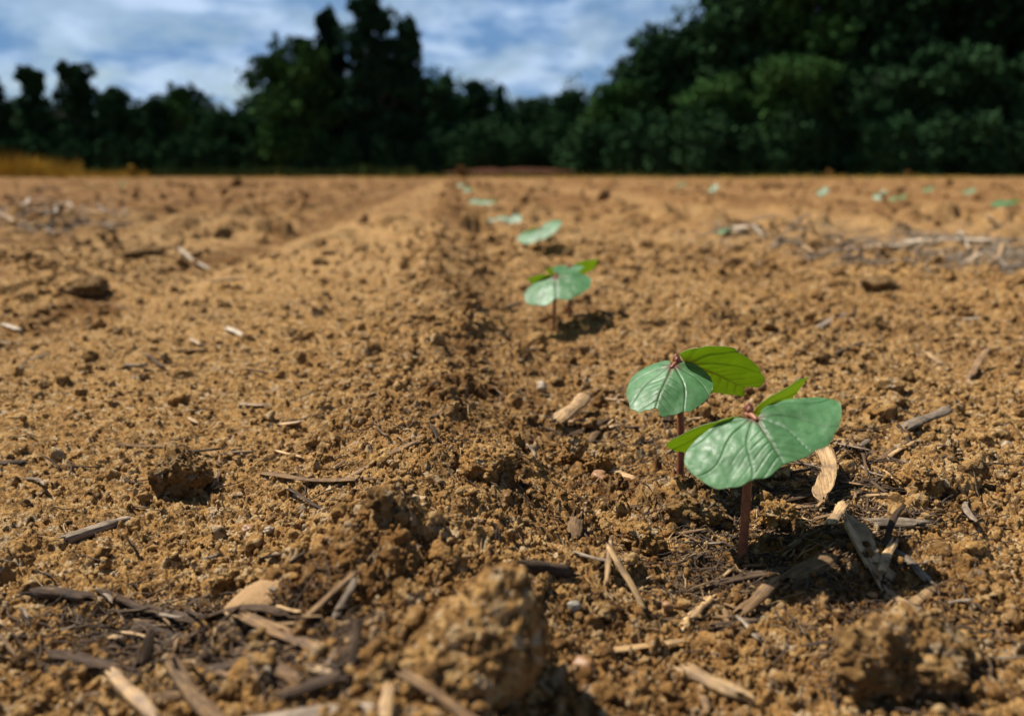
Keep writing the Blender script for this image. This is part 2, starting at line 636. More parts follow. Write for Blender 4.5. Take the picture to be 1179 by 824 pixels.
M["fol_dark"] = foliage_mat("dark_foliage", (0.011, 0.030, 0.012), (0.032, 0.068, 0.028))
M["fol_mid"] = foliage_mat("green_foliage", (0.018, 0.050, 0.013), (0.055, 0.112, 0.032))
M["fol_blue"] = foliage_mat("conifer_foliage", (0.008, 0.023, 0.012), (0.021, 0.048, 0.024))
M["grass"] = foliage_mat("green_grass", (0.022, 0.036, 0.010), (0.055, 0.070, 0.020), 0.3)
M["dry_grass"] = foliage_mat("yellow_grass", (0.30, 0.18, 0.03), (0.58, 0.37, 0.065), 0.4)
M["rust_weed"] = foliage_mat("rust_weed", (0.16, 0.075, 0.025), (0.26, 0.14, 0.05), 3)
M["bark"] = fibre_material("tree_bark", (0.05, 0.04, 0.03), (0.10, 0.08, 0.06), (0.16, 0.13, 0.10), 0.9, 0.004)

# ------------------------------------------------------------------ the ground: one sheet from underfoot to the horizon
def make_ground():
    dth = 0.00130
    half = math.radians(45)
    n = int(2 * half / dth)
    fine = np.linspace(-half, half, n)
    out, a, st = [], half, dth
    while a < math.pi - 0.02:
        st = min(st * 1.12, 0.09)
        a += st
        if a < math.pi - 0.02:
            out.append(a)
    out = np.array(out)
    th = np.concatenate([-out[::-1], fine, out])
    rs = [0.012, 0.03, 0.045, 0.06, 0.07, 0.078, 0.085, 0.09]
    r = 0.095
    while r < 0.75:
        rs.append(r)
        r *= 1 + dth * 1.05
    k = dth * 1.05
    while r < 34:
        rs.append(r)
        k = min(k * 1.006, 0.0042)
        r *= 1 + k
    while r < 140:
        rs.append(r)
        r *= 1.03
    while r < 1500:
        rs.append(r)
        r *= 1.25
    rs = np.array(rs)
    TH, R = np.meshgrid(th, rs)
    x, y = (R * np.sin(TH)).ravel(), (R * np.cos(TH)).ravel()
    gth = np.gradient(th)
    gr = np.gradient(rs)
    cs = np.maximum(gth[None, :] * rs[:, None], 0.7 * gr[:, None]).ravel()
    z = H(x, y, cs)
    nc, nr = len(th), len(rs)
    V = np.stack([x, y, z], 1)
    V = np.vstack([V, [[0, 0, float(np.mean(z[:nc]))]]])
    i = (np.arange(nr - 1)[:, None] * nc + np.arange(nc)[None, :])
    j = (np.arange(nr - 1)[:, None] * nc + (np.arange(nc)[None, :] + 1) % nc)
    F = np.stack([i, j, j + nc, i + nc], -1).reshape(-1, 4)[:, ::-1]
    a0 = np.arange(nc)
    F3 = np.stack([np.full(nc, len(V) - 1), (a0 + 1) % nc, a0], 1)[:, ::-1]
    me = mesh_np("ground", V, [F, F3])
    me.attributes.new("soil_dark", 'FLOAT', 'POINT').data.foreach_set("value", np.append(soil_dark(x, y), 0.3).astype(np.float32))
    o = link("ground", me, M["soil"])
    tag(o, kind="structure")
    print("ground verts", len(V), nr, nc, time.time() - T0)


make_ground()

# ------------------------------------------------------------------ crumbs, clods and stones
def ico(sub):
    bm_t = (1 + 5 ** 0.5) / 2
    v = np.array([(-1, bm_t, 0), (1, bm_t, 0), (-1, -bm_t, 0), (1, -bm_t, 0), (0, -1, bm_t), (0, 1, bm_t), (0, -1, -bm_t), (0, 1, -bm_t),
                  (bm_t, 0, -1), (bm_t, 0, 1), (-bm_t, 0, -1), (-bm_t, 0, 1)], float)
    v /= np.linalg.norm(v[0])
    f = [(0, 11, 5), (0, 5, 1), (0, 1, 7), (0, 7, 10), (0, 10, 11), (1, 5, 9), (5, 11, 4), (11, 10, 2), (10, 7, 6), (7, 1, 8),
         (3, 9, 4), (3, 4, 2), (3, 2, 6), (3, 6, 8), (3, 8, 9), (4, 9, 5), (2, 4, 11), (6, 2, 10), (8, 6, 7), (9, 8, 1)]
    v = [tuple(p) for p in v]
    for _ in range(sub):
        cache, nf = {}, []

        def mid(a, b_):
            k = (min(a, b_), max(a, b_))
            if k not in cache:
                p = np.array(v[a]) + np.array(v[b_])
                v.append(tuple(p / np.linalg.norm(p)))
                cache[k] = len(v) - 1
            return cache[k]
        for a, b_, c in f:
            ab, bc, ca = mid(a, b_), mid(b_, c), mid(c, a)
            nf += [(a, ab, ca), (b_, bc, ab), (c, ca, bc), (ab, bc, ca)]
        f = nf
    return np.array(v), np.array(f)


ICO2, ICO2F = ico(2)
ICO3, ICO3F = ico(3)
ICO1, ICO1F = ico(1)
ICO5, ICO5F = ico(5)
rng = np.random.default_rng(11)


def lumpy(V, seed, amp=0.35, fr=1.6, oct_=3):
    d = 0
    for o in range(oct_):
        d = d + amp * 0.55 ** o * vnoise3(V * fr * 2 ** o + seed * 3.7 + 50, seed + o)
    return V * (1 + d)[:, None]


def rot_mats(n, rg):
    q = rg.normal(size=(n, 4))
    q /= np.linalg.norm(q, axis=1)[:, None]
    w, x, y, z = q.T
    return np.stack([1 - 2 * (y * y + z * z), 2 * (x * y - z * w), 2 * (x * z + y * w),
                     2 * (x * y + z * w), 1 - 2 * (x * x + z * z), 2 * (y * z - x * w),
                     2 * (x * z - y * w), 2 * (y * z + x * w), 1 - 2 * (x * x + y * y)], 1).reshape(n, 3, 3)


def make_crumbs():
    n = 62000
    r = np.exp(np.where(np.arange(n) < 52000, rng.uniform(math.log(0.10), math.log(1.2), n), rng.uniform(math.log(0.8), math.log(9.0), n)))
    th = rng.uniform(-math.radians(46), math.radians(46), n)
    x, y = r * np.sin(th), r * np.cos(th)
    keep = rng.random(n) < (0.25 + 0.75 * rough(x, y))
    x, y, r = x[keep], y[keep], r[keep]
    wp = ghit(536, 758)                     # loose soil round the foot of the big wedge
    wa, wr = rng.uniform(0, 6.28, 1500), rng.normal(0.0150, 0.0028, 1500)
    x, y = np.append(x, wp[0] + 0.001 + 1.05 * wr * np.cos(wa)), np.append(y, wp[1] + wr * np.sin(wa))
    r = np.append(r, np.full(1500, 0.2))
    n = len(x)
    size = np.clip(np.exp(rng.normal(math.log(0.00050), 0.60, n)), 0.00026, 0.0040) * np.clip((r / 0.3) ** 0.72, 0.8, 9.0)
    z = H(x, y) + size * rng.uniform(-0.1, 0.75, n)
    for P in CLING:
        k = 170
        q = P[rng.integers(0, len(P), k)]
        x, y, z = np.append(x, q[:, 0]), np.append(y, q[:, 1]), np.append(z, q[:, 2])
        size = np.append(size, np.clip(np.exp(rng.normal(math.log(0.00055), 0.45, k)), 0.0003, 0.0020))
        n += k
    dk = np.clip(soil_dark(x, y) + rng.normal(0, 0.18, n), 0, 1)
    Vs, Fs, Ds, off = [], [], [], 0
    for lo, hi, base, bf in ((0, 0.0013, ICO1, ICO1F), (0.0013, 1, ICO2, ICO2F)):
        for vi in range(10):
            pr = lumpy(base, 100 + vi, 0.5, 1.3)
            idx = np.where((size >= lo) & (size < hi) & (np.arange(n) % 10 == vi))[0]
            k = len(idx)
            if not k:
                continue
            Rm = rot_mats(k, rng)
            sc = size[idx][:, None] * rng.uniform(0.75, 1.25, (k, 3))
            P = np.einsum('kij,kvj->kvi', Rm, pr[None] * sc[:, None, :])
            P += np.stack([x[idx], y[idx], z[idx]], 1)[:, None, :]
            Vs.append(P.reshape(-1, 3))
            Ds.append(np.repeat(dk[idx], len(base)))
            Fs.append((bf[None] + (np.arange(k) * len(base))[:, None, None] + off).reshape(-1, 3))
            off += k * len(base)
    me = mesh_np("soil_crumbs", np.vstack(Vs), np.vstack(Fs))
    me.attributes.new("soil_dark", 'FLOAT', 'POINT').data.foreach_set("value", np.concatenate(Ds).astype(np.float32))
    o = link("soil_crumbs", me, M["crumb"])
    tag(o, "loose brown crumbs of dry soil strewn over the field", "soil crumbs", kind="stuff")
    print("crumbs", n, time.time() - T0)


CLING = []


def splat3(P, cell, rad, seed):
    g = P / cell
    i = np.floor(g).astype(np.int64)
    best = np.zeros(len(P))
    for dx in (-1, 0, 1):
        for dy in (-1, 0, 1):
            for dz in (-1, 0, 1):
                c = i + np.array([dx, dy, dz])
                h = hash3(c[:, 0], c[:, 1], c[:, 2], seed)
                o = c + np.stack([(h % 1000) / 1000, ((h >> 7) % 1000) / 1000, ((h >> 14) % 1000) / 1000], 1)
                rr = rad / cell * (0.5 + 0.5 * ((h >> 5) % 997) / 997)
                d2 = ((g - o) ** 2).sum(1)
                best = np.maximum(best, np.sqrt(np.maximum(rr * rr - d2, 0)))
    return best * cell


def clod_mesh(name, dims, seed, sub=3, grains=0.0016, amp=0.35):
    base, F = {2: (ICO2, ICO2F), 3: (ICO3, ICO3F), 5: (ICO5, ICO5F)}[sub]
    V = lumpy(base, seed, amp, 1.25, 4)
    V = V * np.array(dims)
    nrm = base / np.linalg.norm(base, axis=1)[:, None]
    if grains:
        V = V + nrm * splat3(V, grains * 1.7, grains, seed + 9)[:, None]
        V = V + nrm * splat3(V, grains * 0.8, grains * 0.5, seed + 19)[:, None]
    return mesh_np(name, V, F)


def put_clod(px, py, w_px, h_px, label, seed, material="clod", sub=5, sink=0.35, depth_ratio=0.9, name="soil_clod", group=None, rotz=None, grains=0.0012):
    p = ghit(px, py)
    D = math.hypot(p[0], p[1]) * CP + CAM_H * SP
    w = w_px * D / FPX / 2
    h = h_px * D / FPX / 2
    me = clod_mesh(name, (w, w * depth_ratio, h), seed, sub, grains)
    o = link(name, me, M[material])
    o.location = (p[0], p[1], h1(p[0], p[1]) * 0.3 + float(macro(p[0:1], p[1:2])[0]) * 0.7 + h * (1 - 2 * sink) + 0.002)
    o.rotation_euler = (0, 0, rotz if rotz is not None else (seed * 1.7) % 6.28)
    if w_px > 100:
        co = np.empty(len(me.vertices) * 3, np.float32)
        me.vertices.foreach_get("co", co)
        ca, sa = math.cos(o.rotation_euler[2]), math.sin(o.rotation_euler[2])
        co = co.reshape(-1, 3) @ np.array([[ca, sa, 0], [-sa, ca, 0], [0, 0, 1]]) + np.array(o.location)
        CLING.append(co[co[:, 2] > o.location[2] - 0.3 * h])
    tag(o, label, "clod", group)
    return o


# the big wedge of soil at the bottom of the picture
def big_clod():
    p = ghit(536, 758)
    V = lumpy(ICO5 * 1.0, 77, 0.20, 1.2, 5)
    V = V * np.array([0.0112, 0.0120, 0.0142])
    t = np.clip((V[:, 2] + 0.004) / 0.02, 0, 1)
    V[:, 0] = V[:, 0] * (1 - 0.20 * t) + 0.0078 * t            # leaning to the right, steep right flank
    V[:, 0] = np.where(V[:, 0] < 0.001, 0.001 + (V[:, 0] - 0.001) * (1.45 - 0.45 * t), V[:, 0])
    V[:, 1] = V[:, 1] * (1 - 0.25 * t) + 0.004 * t
    nrm = ICO5
    V = V + nrm * (0.55 * splat3(V, 0.0019, 0.0012, 5) + 0.9 * splat3(V, 0.0009, 0.00055, 6))[:, None] - nrm * (0.0004 * np.abs(vnoise3(V * 900, 4)))[:, None]
    o = link("soil_clod", mesh_np("soil_clod", V, ICO5F), M["crumb"])
    o.location = (p[0], p[1], float(macro(p[0:1], p[1:2])[0]) + 0.0032)
    CLING.append((V + np.array(o.location))[V[:, 2] > -0.006])
    tag(o, "large pale brown wedge of caked soil with a steep shaded right side", "clod")


big_clod()
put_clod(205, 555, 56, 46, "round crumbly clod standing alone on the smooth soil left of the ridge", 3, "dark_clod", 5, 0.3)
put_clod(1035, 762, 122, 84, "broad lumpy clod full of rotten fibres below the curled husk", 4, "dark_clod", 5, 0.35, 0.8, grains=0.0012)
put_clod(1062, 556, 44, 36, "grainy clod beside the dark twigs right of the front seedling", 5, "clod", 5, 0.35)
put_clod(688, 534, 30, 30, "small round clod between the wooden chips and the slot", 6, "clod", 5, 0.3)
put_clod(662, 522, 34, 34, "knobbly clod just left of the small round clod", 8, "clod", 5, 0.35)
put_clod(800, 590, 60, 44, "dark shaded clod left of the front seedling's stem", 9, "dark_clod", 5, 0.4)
put_clod(738, 620, 40, 34, "rounded clod in front of the dark shaded clod", 12, "clod", 5, 0.35)
put_clod(900, 595, 36, 30, "crumbly clod right behind the front seedling's stem", 13, "clod", 5, 0.35)
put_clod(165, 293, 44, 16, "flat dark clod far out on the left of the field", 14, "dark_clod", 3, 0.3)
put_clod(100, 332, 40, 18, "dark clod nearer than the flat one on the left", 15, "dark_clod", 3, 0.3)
put_clod(472, 690, 34, 36, "loaf shaped clod at the left foot of the large wedge", 16, "clod", 5, 0.35)
put_clod(258, 668, 24, 22, "smooth brown lump beside the pale patch of fine sand", 17, "clod", 5, 0.3)
put_clod(560, 540, 60, 44, "knobbly clod on the right shoulder of the ridge", 18, "clod", 5, 0.4)
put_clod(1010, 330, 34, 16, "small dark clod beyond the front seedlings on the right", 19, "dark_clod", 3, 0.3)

make_crumbs()

# clods nobody could tell apart
CL = rng.uniform(0, 1, (1400, 4))
k = 0
for a, b_, c, d in CL:
    if k >= 150:
        break
    px, py = a * PW, 215 + 590 * b_ ** 1.1
    p = ghit(px, py)
    if rng.random() > rough(p[0:1], p[1:2])[0] ** 1.5:
        continue
    dist = math.hypot(p[0], p[1])
    if dist > 6:
        continue
    s = (0.0013 + 0.0030 * c * c) * min(5, max(0.75, (dist / 0.28) ** 0.85))
    if k < 10:
        if k == 0:
            CLM = []
        CLM.append(clod_mesh("soil_clod", (1, 0.9, 0.75), 300 + k, 3, 0))
        me = CLM[-1]
        me.materials.append(M["clod" if k % 3 else "dark_clod"])
    me = CLM[k % 10]
    o = link("soil_clod", me)
    o.scale = (s, s * (0.8 + 0.4 * d), s)
    o.rotation_euler = (rng.uniform(-.4, .4), rng.uniform(-.4, .4), d * 6.28)
    o.location = (p[0], p[1], h1(p[0], p[1]) + s * 0.35)
    tag(o, "small clod of dry soil among many alike on the field", "clod", "small soil clods scattered over the field")
    k += 1

# ------------------------------------------------------------------ crop residue
def quat_from_x(d, roll=0.0):
    d = Vector(d).normalized()
    up = Vector((0, 0, 1))
    yv = up.cross(d)
    if yv.length < 1e-4:
        yv = Vector((0, 1, 0))
    yv.normalize()
    zv = d.cross(yv)
    m3 = Matrix((d, yv, zv)).transposed()
    return (m3.to_quaternion() @ Matrix.Rotation(roll, 3, 'X').to_quaternion())


def stalk_mesh(name, L, w, t, seed, bend=0.0, ragged=0.5, nl=22, na=14, sag=0.0, split=0.0, curl=0.0):
    """a length of dead stalk along +X, uneven in section, torn at its ends"""
    rg = np.random.default_rng(seed)
    s = np.linspace(0, 1, nl)
    V = []
    ph = np.linspace(0, 2 * math.pi, na, endpoint=False)
    groove = rg.normal(0, 0.11, na)
    tear0, tear1 = rg.normal(0, 1, na), rg.normal(0, 1, na)
    for i, si in enumerate(s):
        tap = 1 - 0.10 * si - 0.55 * max(0, (0.06 - min(si, 1 - si)) / 0.06) * (0.3 + 0.7 * ragged)
        wob = 1 + 0.10 * math.sin(si * 9 + seed) + rg.normal(0, 0.03)
        yc = bend * L * (4 * si * (1 - si)) + 0.01 * L * math.sin(7 * si + seed)
        zc = sag * L * (4 * si * (1 - si)) + 0.008 * L * math.sin(5 * si + 2 * seed)
        for j, pj in enumerate(ph):
            rr = 1 + groove[j] + rg.normal(0, 0.035)
            x = si * L
            if i <= 1:
                x += ragged * w * 0.9 * tear0[j] * (1 - i * 0.6)
            if i >= nl - 2:
                x += ragged * w * 0.9 * tear1[j] * (1 - (nl - 1 - i) * 0.6)
            yy = w / 2 * tap * wob * rr * math.cos(pj)
            zz = t / 2 * tap * rr * math.sin(pj) + curl * yy * yy / max(w, 1e-6)
            V.append((x, yc + yy, zc + zz))
    V = np.array(V)
    c0, c1 = len(V), len(V) + 1
    V = np.vstack([V, V[:na].mean(0) + [w * 0.15, 0, 0], V[-na:].mean(0) - [w * 0.15, 0, 0]])
    i = np.arange(nl - 1)[:, None] * na + np.arange(na)[None]
    j = np.arange(nl - 1)[:, None] * na + (np.arange(na)[None] + 1) % na
    F = np.stack([i, j, j + na, i + na], -1).reshape(-1, 4)[:, ::-1]
    a = np.arange(na)
    F3 = np.vstack([np.stack([np.full(na, c0), a, (a + 1) % na], 1)[:, ::-1],
                    np.stack([np.full(na, c1), (nl - 1) * na + (a + 1) % na, (nl - 1) * na + a], 1)[:, ::-1]])
    V[:, 0] -= L / 2
    return mesh_np(name, V, [F, F3])


def lay(name, cat, label, p0, p1, w_px, kind="straw", thick=0.35, lift=(0.0, 0.0), seed=1, bend=0.0, ragged=0.5, sag=0.0, curl=0.0, group=None):
    """lay a piece on the field from one photo pixel to another; w_px is its width in photo pixels"""
    a, b_ = ghit(*p0, lift=lift[0]), ghit(*p1, lift=lift[1])
    D = 0.5 * (math.hypot(a[0], a[1]) + math.hypot(b_[0], b_[1])) * CP + CAM_H * SP
    w = w_px * D / FPX
    t = w * thick
    tt = np.linspace(0.05, 0.95, 9)
    xs, ys = a[0] + (b_[0] - a[0]) * tt, a[1] + (b_[1] - a[1]) * tt
    hs = H(xs, ys)
    A = np.polyfit(tt, hs, 1)
    za, zb = A[1] + lift[0], A[0] + A[1] + lift[1]
    over = np.max(hs - (A[0] * tt + A[1]))
    up = over * 0.85 + t * 0.30
    a[2], b_[2] = za + up, zb + up
    d = b_ - a
    L = float(np.linalg.norm(d))
    me = stalk_mesh(name, L, w, t, seed, bend, ragged, sag=sag, curl=curl)
    o = link(name, me, M[kind])
    o.location = tuple((a + b_) / 2)
    o.rotation_mode = 'QUATERNION'
    o.rotation_quaternion = quat_from_x(d, 0.25 * math.sin(seed * 12.9))
    tag(o, label, cat, group)
    return o


RES = [
    # name, category, label, from, to, width px, material, options
    ("stalk", "stalk", "long dry stalk with a split end lying across the left of the ridge", (297, 536), (425, 543), 9, "brown", dict(seed=1, ragged=1.0)),
    ("stalk", "stalk", "tan stalk crossing the split one and rising to the ridge", (388, 550), (482, 507), 10, "brown", dict(seed=2, bend=0.05)),
    ("wood_chip", "wood chip", "weathered grey wood chip with square ends on the bare soil at left", (72, 616), (152, 592), 13, "grey", dict(seed=3, thick=0.6, ragged=0.25)),
    ("twig", "twig", "thin bent twig lying above the lone crumbly clod", (135, 504), (215, 505), 5, "brown", dict(seed=4, bend=-0.06)),
    ("twig", "twig", "dark twig stub cut off by the left edge of the photo", (-14, 526), (30, 524), 8, "dark", dict(seed=5)),
    ("twig", "twig", "fine dark twig pointing at the split stalk from below", (320, 557), (380, 577), 4, "dark", dict(seed=6)),
    ("wood_chip", "wood chip", "thick tan wood chip tipped on its end beyond the furrow clods", (643, 487), (676, 452), 17, "straw", dict(seed=7, thick=0.5, lift=(0.001, 0.006), ragged=0.3)),
    ("stalk", "stalk", "dark stalk lying beside the thick tan chip", (655, 495), (702, 478), 8, "dark", dict(seed=8)),
    ("stalk", "stalk", "brown stalk nearer than the dark one beside the tan chip", (664, 512), (698, 480), 9, "brown", dict(seed=9)),
    ("wood_chip", "wood chip", "flat tan wood chip lying left of the rear seedling's stem", (688, 528), (734, 545), 15, "straw", dict(seed=10, thick=0.3)),
    ("stalk", "stalk", "brown stalk reaching to the foot of the rear seedling", (735, 552), (786, 543), 11, "brown", dict(seed=11)),
    ("bark_piece", "bark", "dark upright sliver of bark behind the rear seedling", (769, 490), (772, 458), 12, "dark", dict(seed=12, lift=(0, 0.009), thick=0.3)),
    ("straw_stem", "straw", "bright twisted straw leaning up under the front seedling's right leaf", (947, 575), (933, 512), 16, "straw", dict(seed=13, thick=0.25, lift=(0.001, 0.006), bend=-0.10, curl=1.0, ragged=0.3)),
    ("straw_stem", "straw", "long grey straw running right from under the front leaf", (925, 508), (1000, 530), 6, "grey", dict(seed=14)),
    ("stalk", "stalk", "tan forked stalk lying right of the front seedling's stem", (880, 584), (940, 572), 10, "straw", dict(seed=15, bend=0.06)),
    ("stalk", "stalk", "dark fibrous stalk crossing behind the bright twisted straw", (905, 572), (1040, 540), 9, "dark", dict(seed=16)),
    ("stalk", "stalk", "second dark stalk just behind the fibrous one", (940, 548), (1060, 560), 7, "dark", dict(seed=17)),
    ("twig", "twig", "brown twig slanting up to the right of the dark stalks", (1003, 528), (1048, 500), 6, "brown", dict(seed=18)),
    ("wood_chip", "wood chip", "grey splintered chip tilted up at the end of the slanting twig", (1042, 492), (1096, 462), 13, "grey", dict(seed=19, thick=0.4, lift=(0, 0.006), ragged=0.8)),
    ("wood_chip", "wood chip", "bright tan sliver wedged behind the curled husk", (955, 606), (974, 572), 12, "straw", dict(seed=20, thick=0.35, lift=(0, 0.004))),
    ("twig", "twig", "thin dark twig standing up right of the curled husk", (1018, 632), (1042, 578), 7, "dark", dict(seed=21, lift=(0, 0.008), bend=0.06)),
    ("stalk", "stalk", "thick grey stalk lying right of the curled husk", (1005, 600), (1062, 607), 15, "grey", dict(seed=22, thick=0.7)),
    ("straw_stem", "straw", "small pale straw flake right of the thin dark twig", (1014, 656), (1028, 632), 9, "straw", dict(seed=23)),
    ("stalk", "stalk", "grey bent stalk running down towards the lumpy clod", (1033, 628), (1072, 664), 9, "grey", dict(seed=24)),
    ("stalk", "stalk", "pale stalk continuing the bend of the grey one", (1045, 690), (1078, 664), 11, "straw", dict(seed=25)),
    ("stalk", "stalk", "broad tan stalk lying half buried above the lumpy clod", (1022, 668), (1050, 688), 16, "straw", dict(seed=26)),
    ("wood_chip", "wood chip", "split brown chip leaning towards the front seedling's foot", (855, 694), (897, 655), 14, "brown", dict(seed=27, thick=0.5, lift=(0.001, 0.004))),
    ("bark_piece", "bark", "long dark strip of bark lying at the front seedling's foot", (812, 668), (925, 640), 13, "dark", dict(seed=28, thick=0.3)),
    ("straw_stem", "straw", "bright torn straw tip at the left end of the dark bark strip", (810, 668), (846, 657), 10, "straw", dict(seed=29)),
    ("stalk", "stalk", "tan stalk slanting below the torn straw tip", (786, 712), (820, 676), 12, "straw", dict(seed=30)),
    ("twig", "twig", "short grey splinter in front of the split brown chip", (850, 698), (875, 728), 10, "grey", dict(seed=31)),
    ("twig", "twig", "dark splinter beside the short grey one", (820, 712), (875, 704), 8, "dark", dict(seed=32)),
    ("twig", "twig", "third splinter fanning out under the split brown chip", (836, 690), (842, 722), 8, "brown", dict(seed=33)),
    ("straw_stem", "straw", "bent golden straw with a sharp knee right of the large wedge", (700, 636), (741, 695), 10, "straw", dict(seed=34, thick=0.3, lift=(0.005, 0.001))),
    ("straw_stem", "straw", "short prop of straw under the knee of the bent golden straw", (698, 668), (703, 636), 7, "straw", dict(seed=35, lift=(0, 0.004))),
    ("straw_stem", "straw", "flat golden straw lying level near the bottom of the photo", (682, 736), (784, 731), 13, "straw", dict(seed=36, thick=0.3)),
    ("stalk", "stalk", "brown stalk under the flat golden straw", (702, 742), (750, 772), 13, "brown", dict(seed=37)),
    ("stalk", "stalk", "dark grey stalk beside the right flank of the large wedge", (606, 658), (656, 660), 18, "dark", dict(seed=38, thick=0.8)),
    ("stalk", "stalk", "light brown stalk lying between the flat straw and the lumpy clod", (788, 766), (856, 800), 20, "straw", dict(seed=39, thick=0.8)),
    ("twig", "twig", "small dark twig sticking out below the light brown stalk", (806, 780), (815, 815), 9, "brown", dict(seed=40)),
    ("bark_piece", "bark", "small upright dark flake on the crumbs above the large wedge", (660, 612), (665, 582), 20, "brown", dict(seed=41, lift=(0, 0.005), thick=0.3)),
    ("bark_piece", "bark", "tiny dark flake standing at the tip of the large wedge", (572, 614), (573, 598), 10, "dark", dict(seed=42, lift=(0, 0.003))),
    # the rotting heap bottom left
    ("stalk", "stalk", "dark blue grey stalk at the upper left of the rotting litter", (44, 680), (104, 684), 16, "dark", dict(seed=50, thick=0.7)),
    ("stalk", "stalk", "long dark stalk running across the top of the rotting litter", (112, 676), (250, 706), 10, "dark", dict(seed=51, thick=0.7, bend=-0.03)),
    ("stalk", "stalk", "second dark stalk lower along the top of the litter", (165, 690), (240, 700), 12, "dark", dict(seed=52)),
    ("bark_piece", "bark", "thick dark bark arching over the litter beside the fine sand", (232, 704), (330, 700), 18, "dark", dict(seed=53, sag=0.06)),
    ("bark_piece", "bark", "broad rotten bark plate on the litter's right half", (282, 712), (375, 735), 22, "brown", dict(seed=54, thick=0.3)),
    ("stalk", "stalk", "tan stalk standing up at the right edge of the litter", (345, 705), (404, 656), 16, "brown", dict(seed=55, lift=(0, 0.005))),
    ("straw_stem", "straw", "grey straw leaning beside the standing tan stalk", (384, 700), (408, 660), 11, "grey", dict(seed=56, lift=(0, 0.005))),
    ("straw_stem", "straw", "pale straw lying level below the standing tan stalk", (360, 762), (450, 778), 13, "straw", dict(seed=57)),
    ("stalk", "stalk", "bleached thick stalk pointing at the camera at bottom left", (196, 764), (262, 828), 18, "brown", dict(seed=58, thick=0.7, lift=(0.001, 0.003))),
    ("stalk", "stalk", "slim pale stalk left of the bleached thick stalk", (128, 778), (178, 832), 15, "straw", dict(seed=59, thick=0.6)),
    ("stalk", "stalk", "long grey stalk along the bottom edge of the photo", (270, 822), (432, 812), 20, "grey", dict(seed=60, thick=0.7)),
    ("straw_stem", "straw", "golden straw stub standing by the end of the long grey stalk", (442, 826), (447, 770), 17, "straw", dict(seed=61, lift=(0, 0.004))),
    ("stalk", "stalk", "brown stalk sloping away from the large wedge's foot", (462, 768), (560, 826), 18, "brown", dict(seed=62, thick=0.7)),
    ("twig", "twig", "dark twig poking up at the left of the pale level straw", (405, 760), (412, 708), 10, "dark", dict(seed=63, lift=(0, 0.004))),
    ("stalk", "stalk", "dark stalk lying in the middle of the rotting litter", (120, 742), (205, 728), 14, "dark", dict(seed=64)),
    ("stalk", "stalk", "rotten stalk hidden low in the litter towards the camera", (205, 770), (300, 745), 16, "dark", dict(seed=65)),
    ("twig", "twig", "short upright dark splinter in the middle of the litter", (165, 755), (172, 715), 13, "dark", dict(seed=66, lift=(0, 0.006))),
    ("stalk", "stalk", "brown knobbed stalk at the litter's right end", (290, 745), (350, 772), 20, "brown", dict(seed=67, thick=0.8)),
    ("twig", "twig", "small dark stick right of the fine sand patch", (318, 658), (356, 648), 10, "dark", dict(seed=68)),
    ("twig", "twig", "short flat dark scrap above the small dark stick", (300, 637), (332, 632), 9, "dark", dict(seed=69)),
        ("stalk", "stalk", "dark flattened stalk in front of the slim pale one's upper end", (60, 745), (128, 762), 15, "dark", dict(seed=150)),
    ("bark_piece", "bark", "dark bark scrap lying between the two dark stalks at the litter's top", (150, 712), (215, 722), 17, "dark", dict(seed=151, thick=0.4)),
    ("stalk", "stalk", "brown stalk crossing under the broad rotten bark plate", (268, 742), (330, 722), 12, "brown", dict(seed=152)),
    ("stalk", "stalk", "dark stalk at the right foot of the rotting litter", (330, 792), (400, 772), 16, "dark", dict(seed=153, thick=0.7)),
    ("stalk", "stalk", "short brown stalk lying left of the bleached thick stalk's lower end", (168, 800), (215, 790), 13, "brown", dict(seed=154)),
    # middle distance
    ("straw_stem", "straw", "thin pale straw left of the wheel track far off", (205, 290), (240, 312), 6, "pale", dict(seed=70)),
    ("straw_stem", "straw", "short pale straw near the thin one far off on the left", (245, 322), (280, 318), 5, "pale", dict(seed=71)),
    ("straw_stem", "straw", "whitish straw chip at the left edge in the middle distance", (4, 372), (22, 378), 9, "pale", dict(seed=72)),
    ("straw_stem", "straw", "tan straw lying flat at the left edge below the whitish chip", (-6, 390), (26, 392), 7, "straw", dict(seed=73)),
    ("twig", "twig", "grey twig on the smooth track at left", (28, 412), (54, 405), 5, "grey", dict(seed=74)),
    ("straw_stem", "straw", "pale scrap alone on the middle of the smooth track", (262, 378), (288, 386), 8, "pale", dict(seed=75)),
    ("straw_stem", "straw", "orange straw lying near the top of the smooth track", (275, 462), (305, 462), 6, "straw", dict(seed=76)),
    ("straw_stem", "straw", "tan standing stub of straw on the far right of the field", (868, 256), (886, 276), 5, "pale", dict(seed=77, lift=(0.02, 0))),
    ("straw_stem", "straw", "pale stub of straw left of the long straw drift", (920, 258), (945, 276), 6, "pale", dict(seed=78, lift=(0.015, 0))),
    ("straw_stem", "straw", "pale upright stub left of the tan standing one", (846, 268), (862, 262), 8, "pale", dict(seed=79, lift=(0, 0.01))),
    ("straw_stem", "straw", "long bleached straw along the front of the straw drift", (930, 288), (1040, 282), 5, "grey", dict(seed=80)),
    ("straw_stem", "straw", "bleached straw at the right end of the drift", (1040, 292), (1140, 286), 6, "pale", dict(seed=81)),
    ("straw_stem", "straw", "second bleached straw crossing the drift behind the first", (1000, 276), (1110, 280), 5, "pale", dict(seed=82)),
    ("stalk", "stalk", "grey stalk beside the right edge nearer than the drift", (1120, 308), (1185, 300), 10, "grey", dict(seed=83)),
    ("stalk", "stalk", "dark stalk lying far right of the rear seedling", (930, 378), (975, 362), 9, "grey", dict(seed=84, thick=0.5)),
    ("twig", "twig", "small dark twig standing at the right in the middle distance", (1116, 430), (1138, 400), 7, "brown", dict(seed=85, lift=(0, 0.008))),
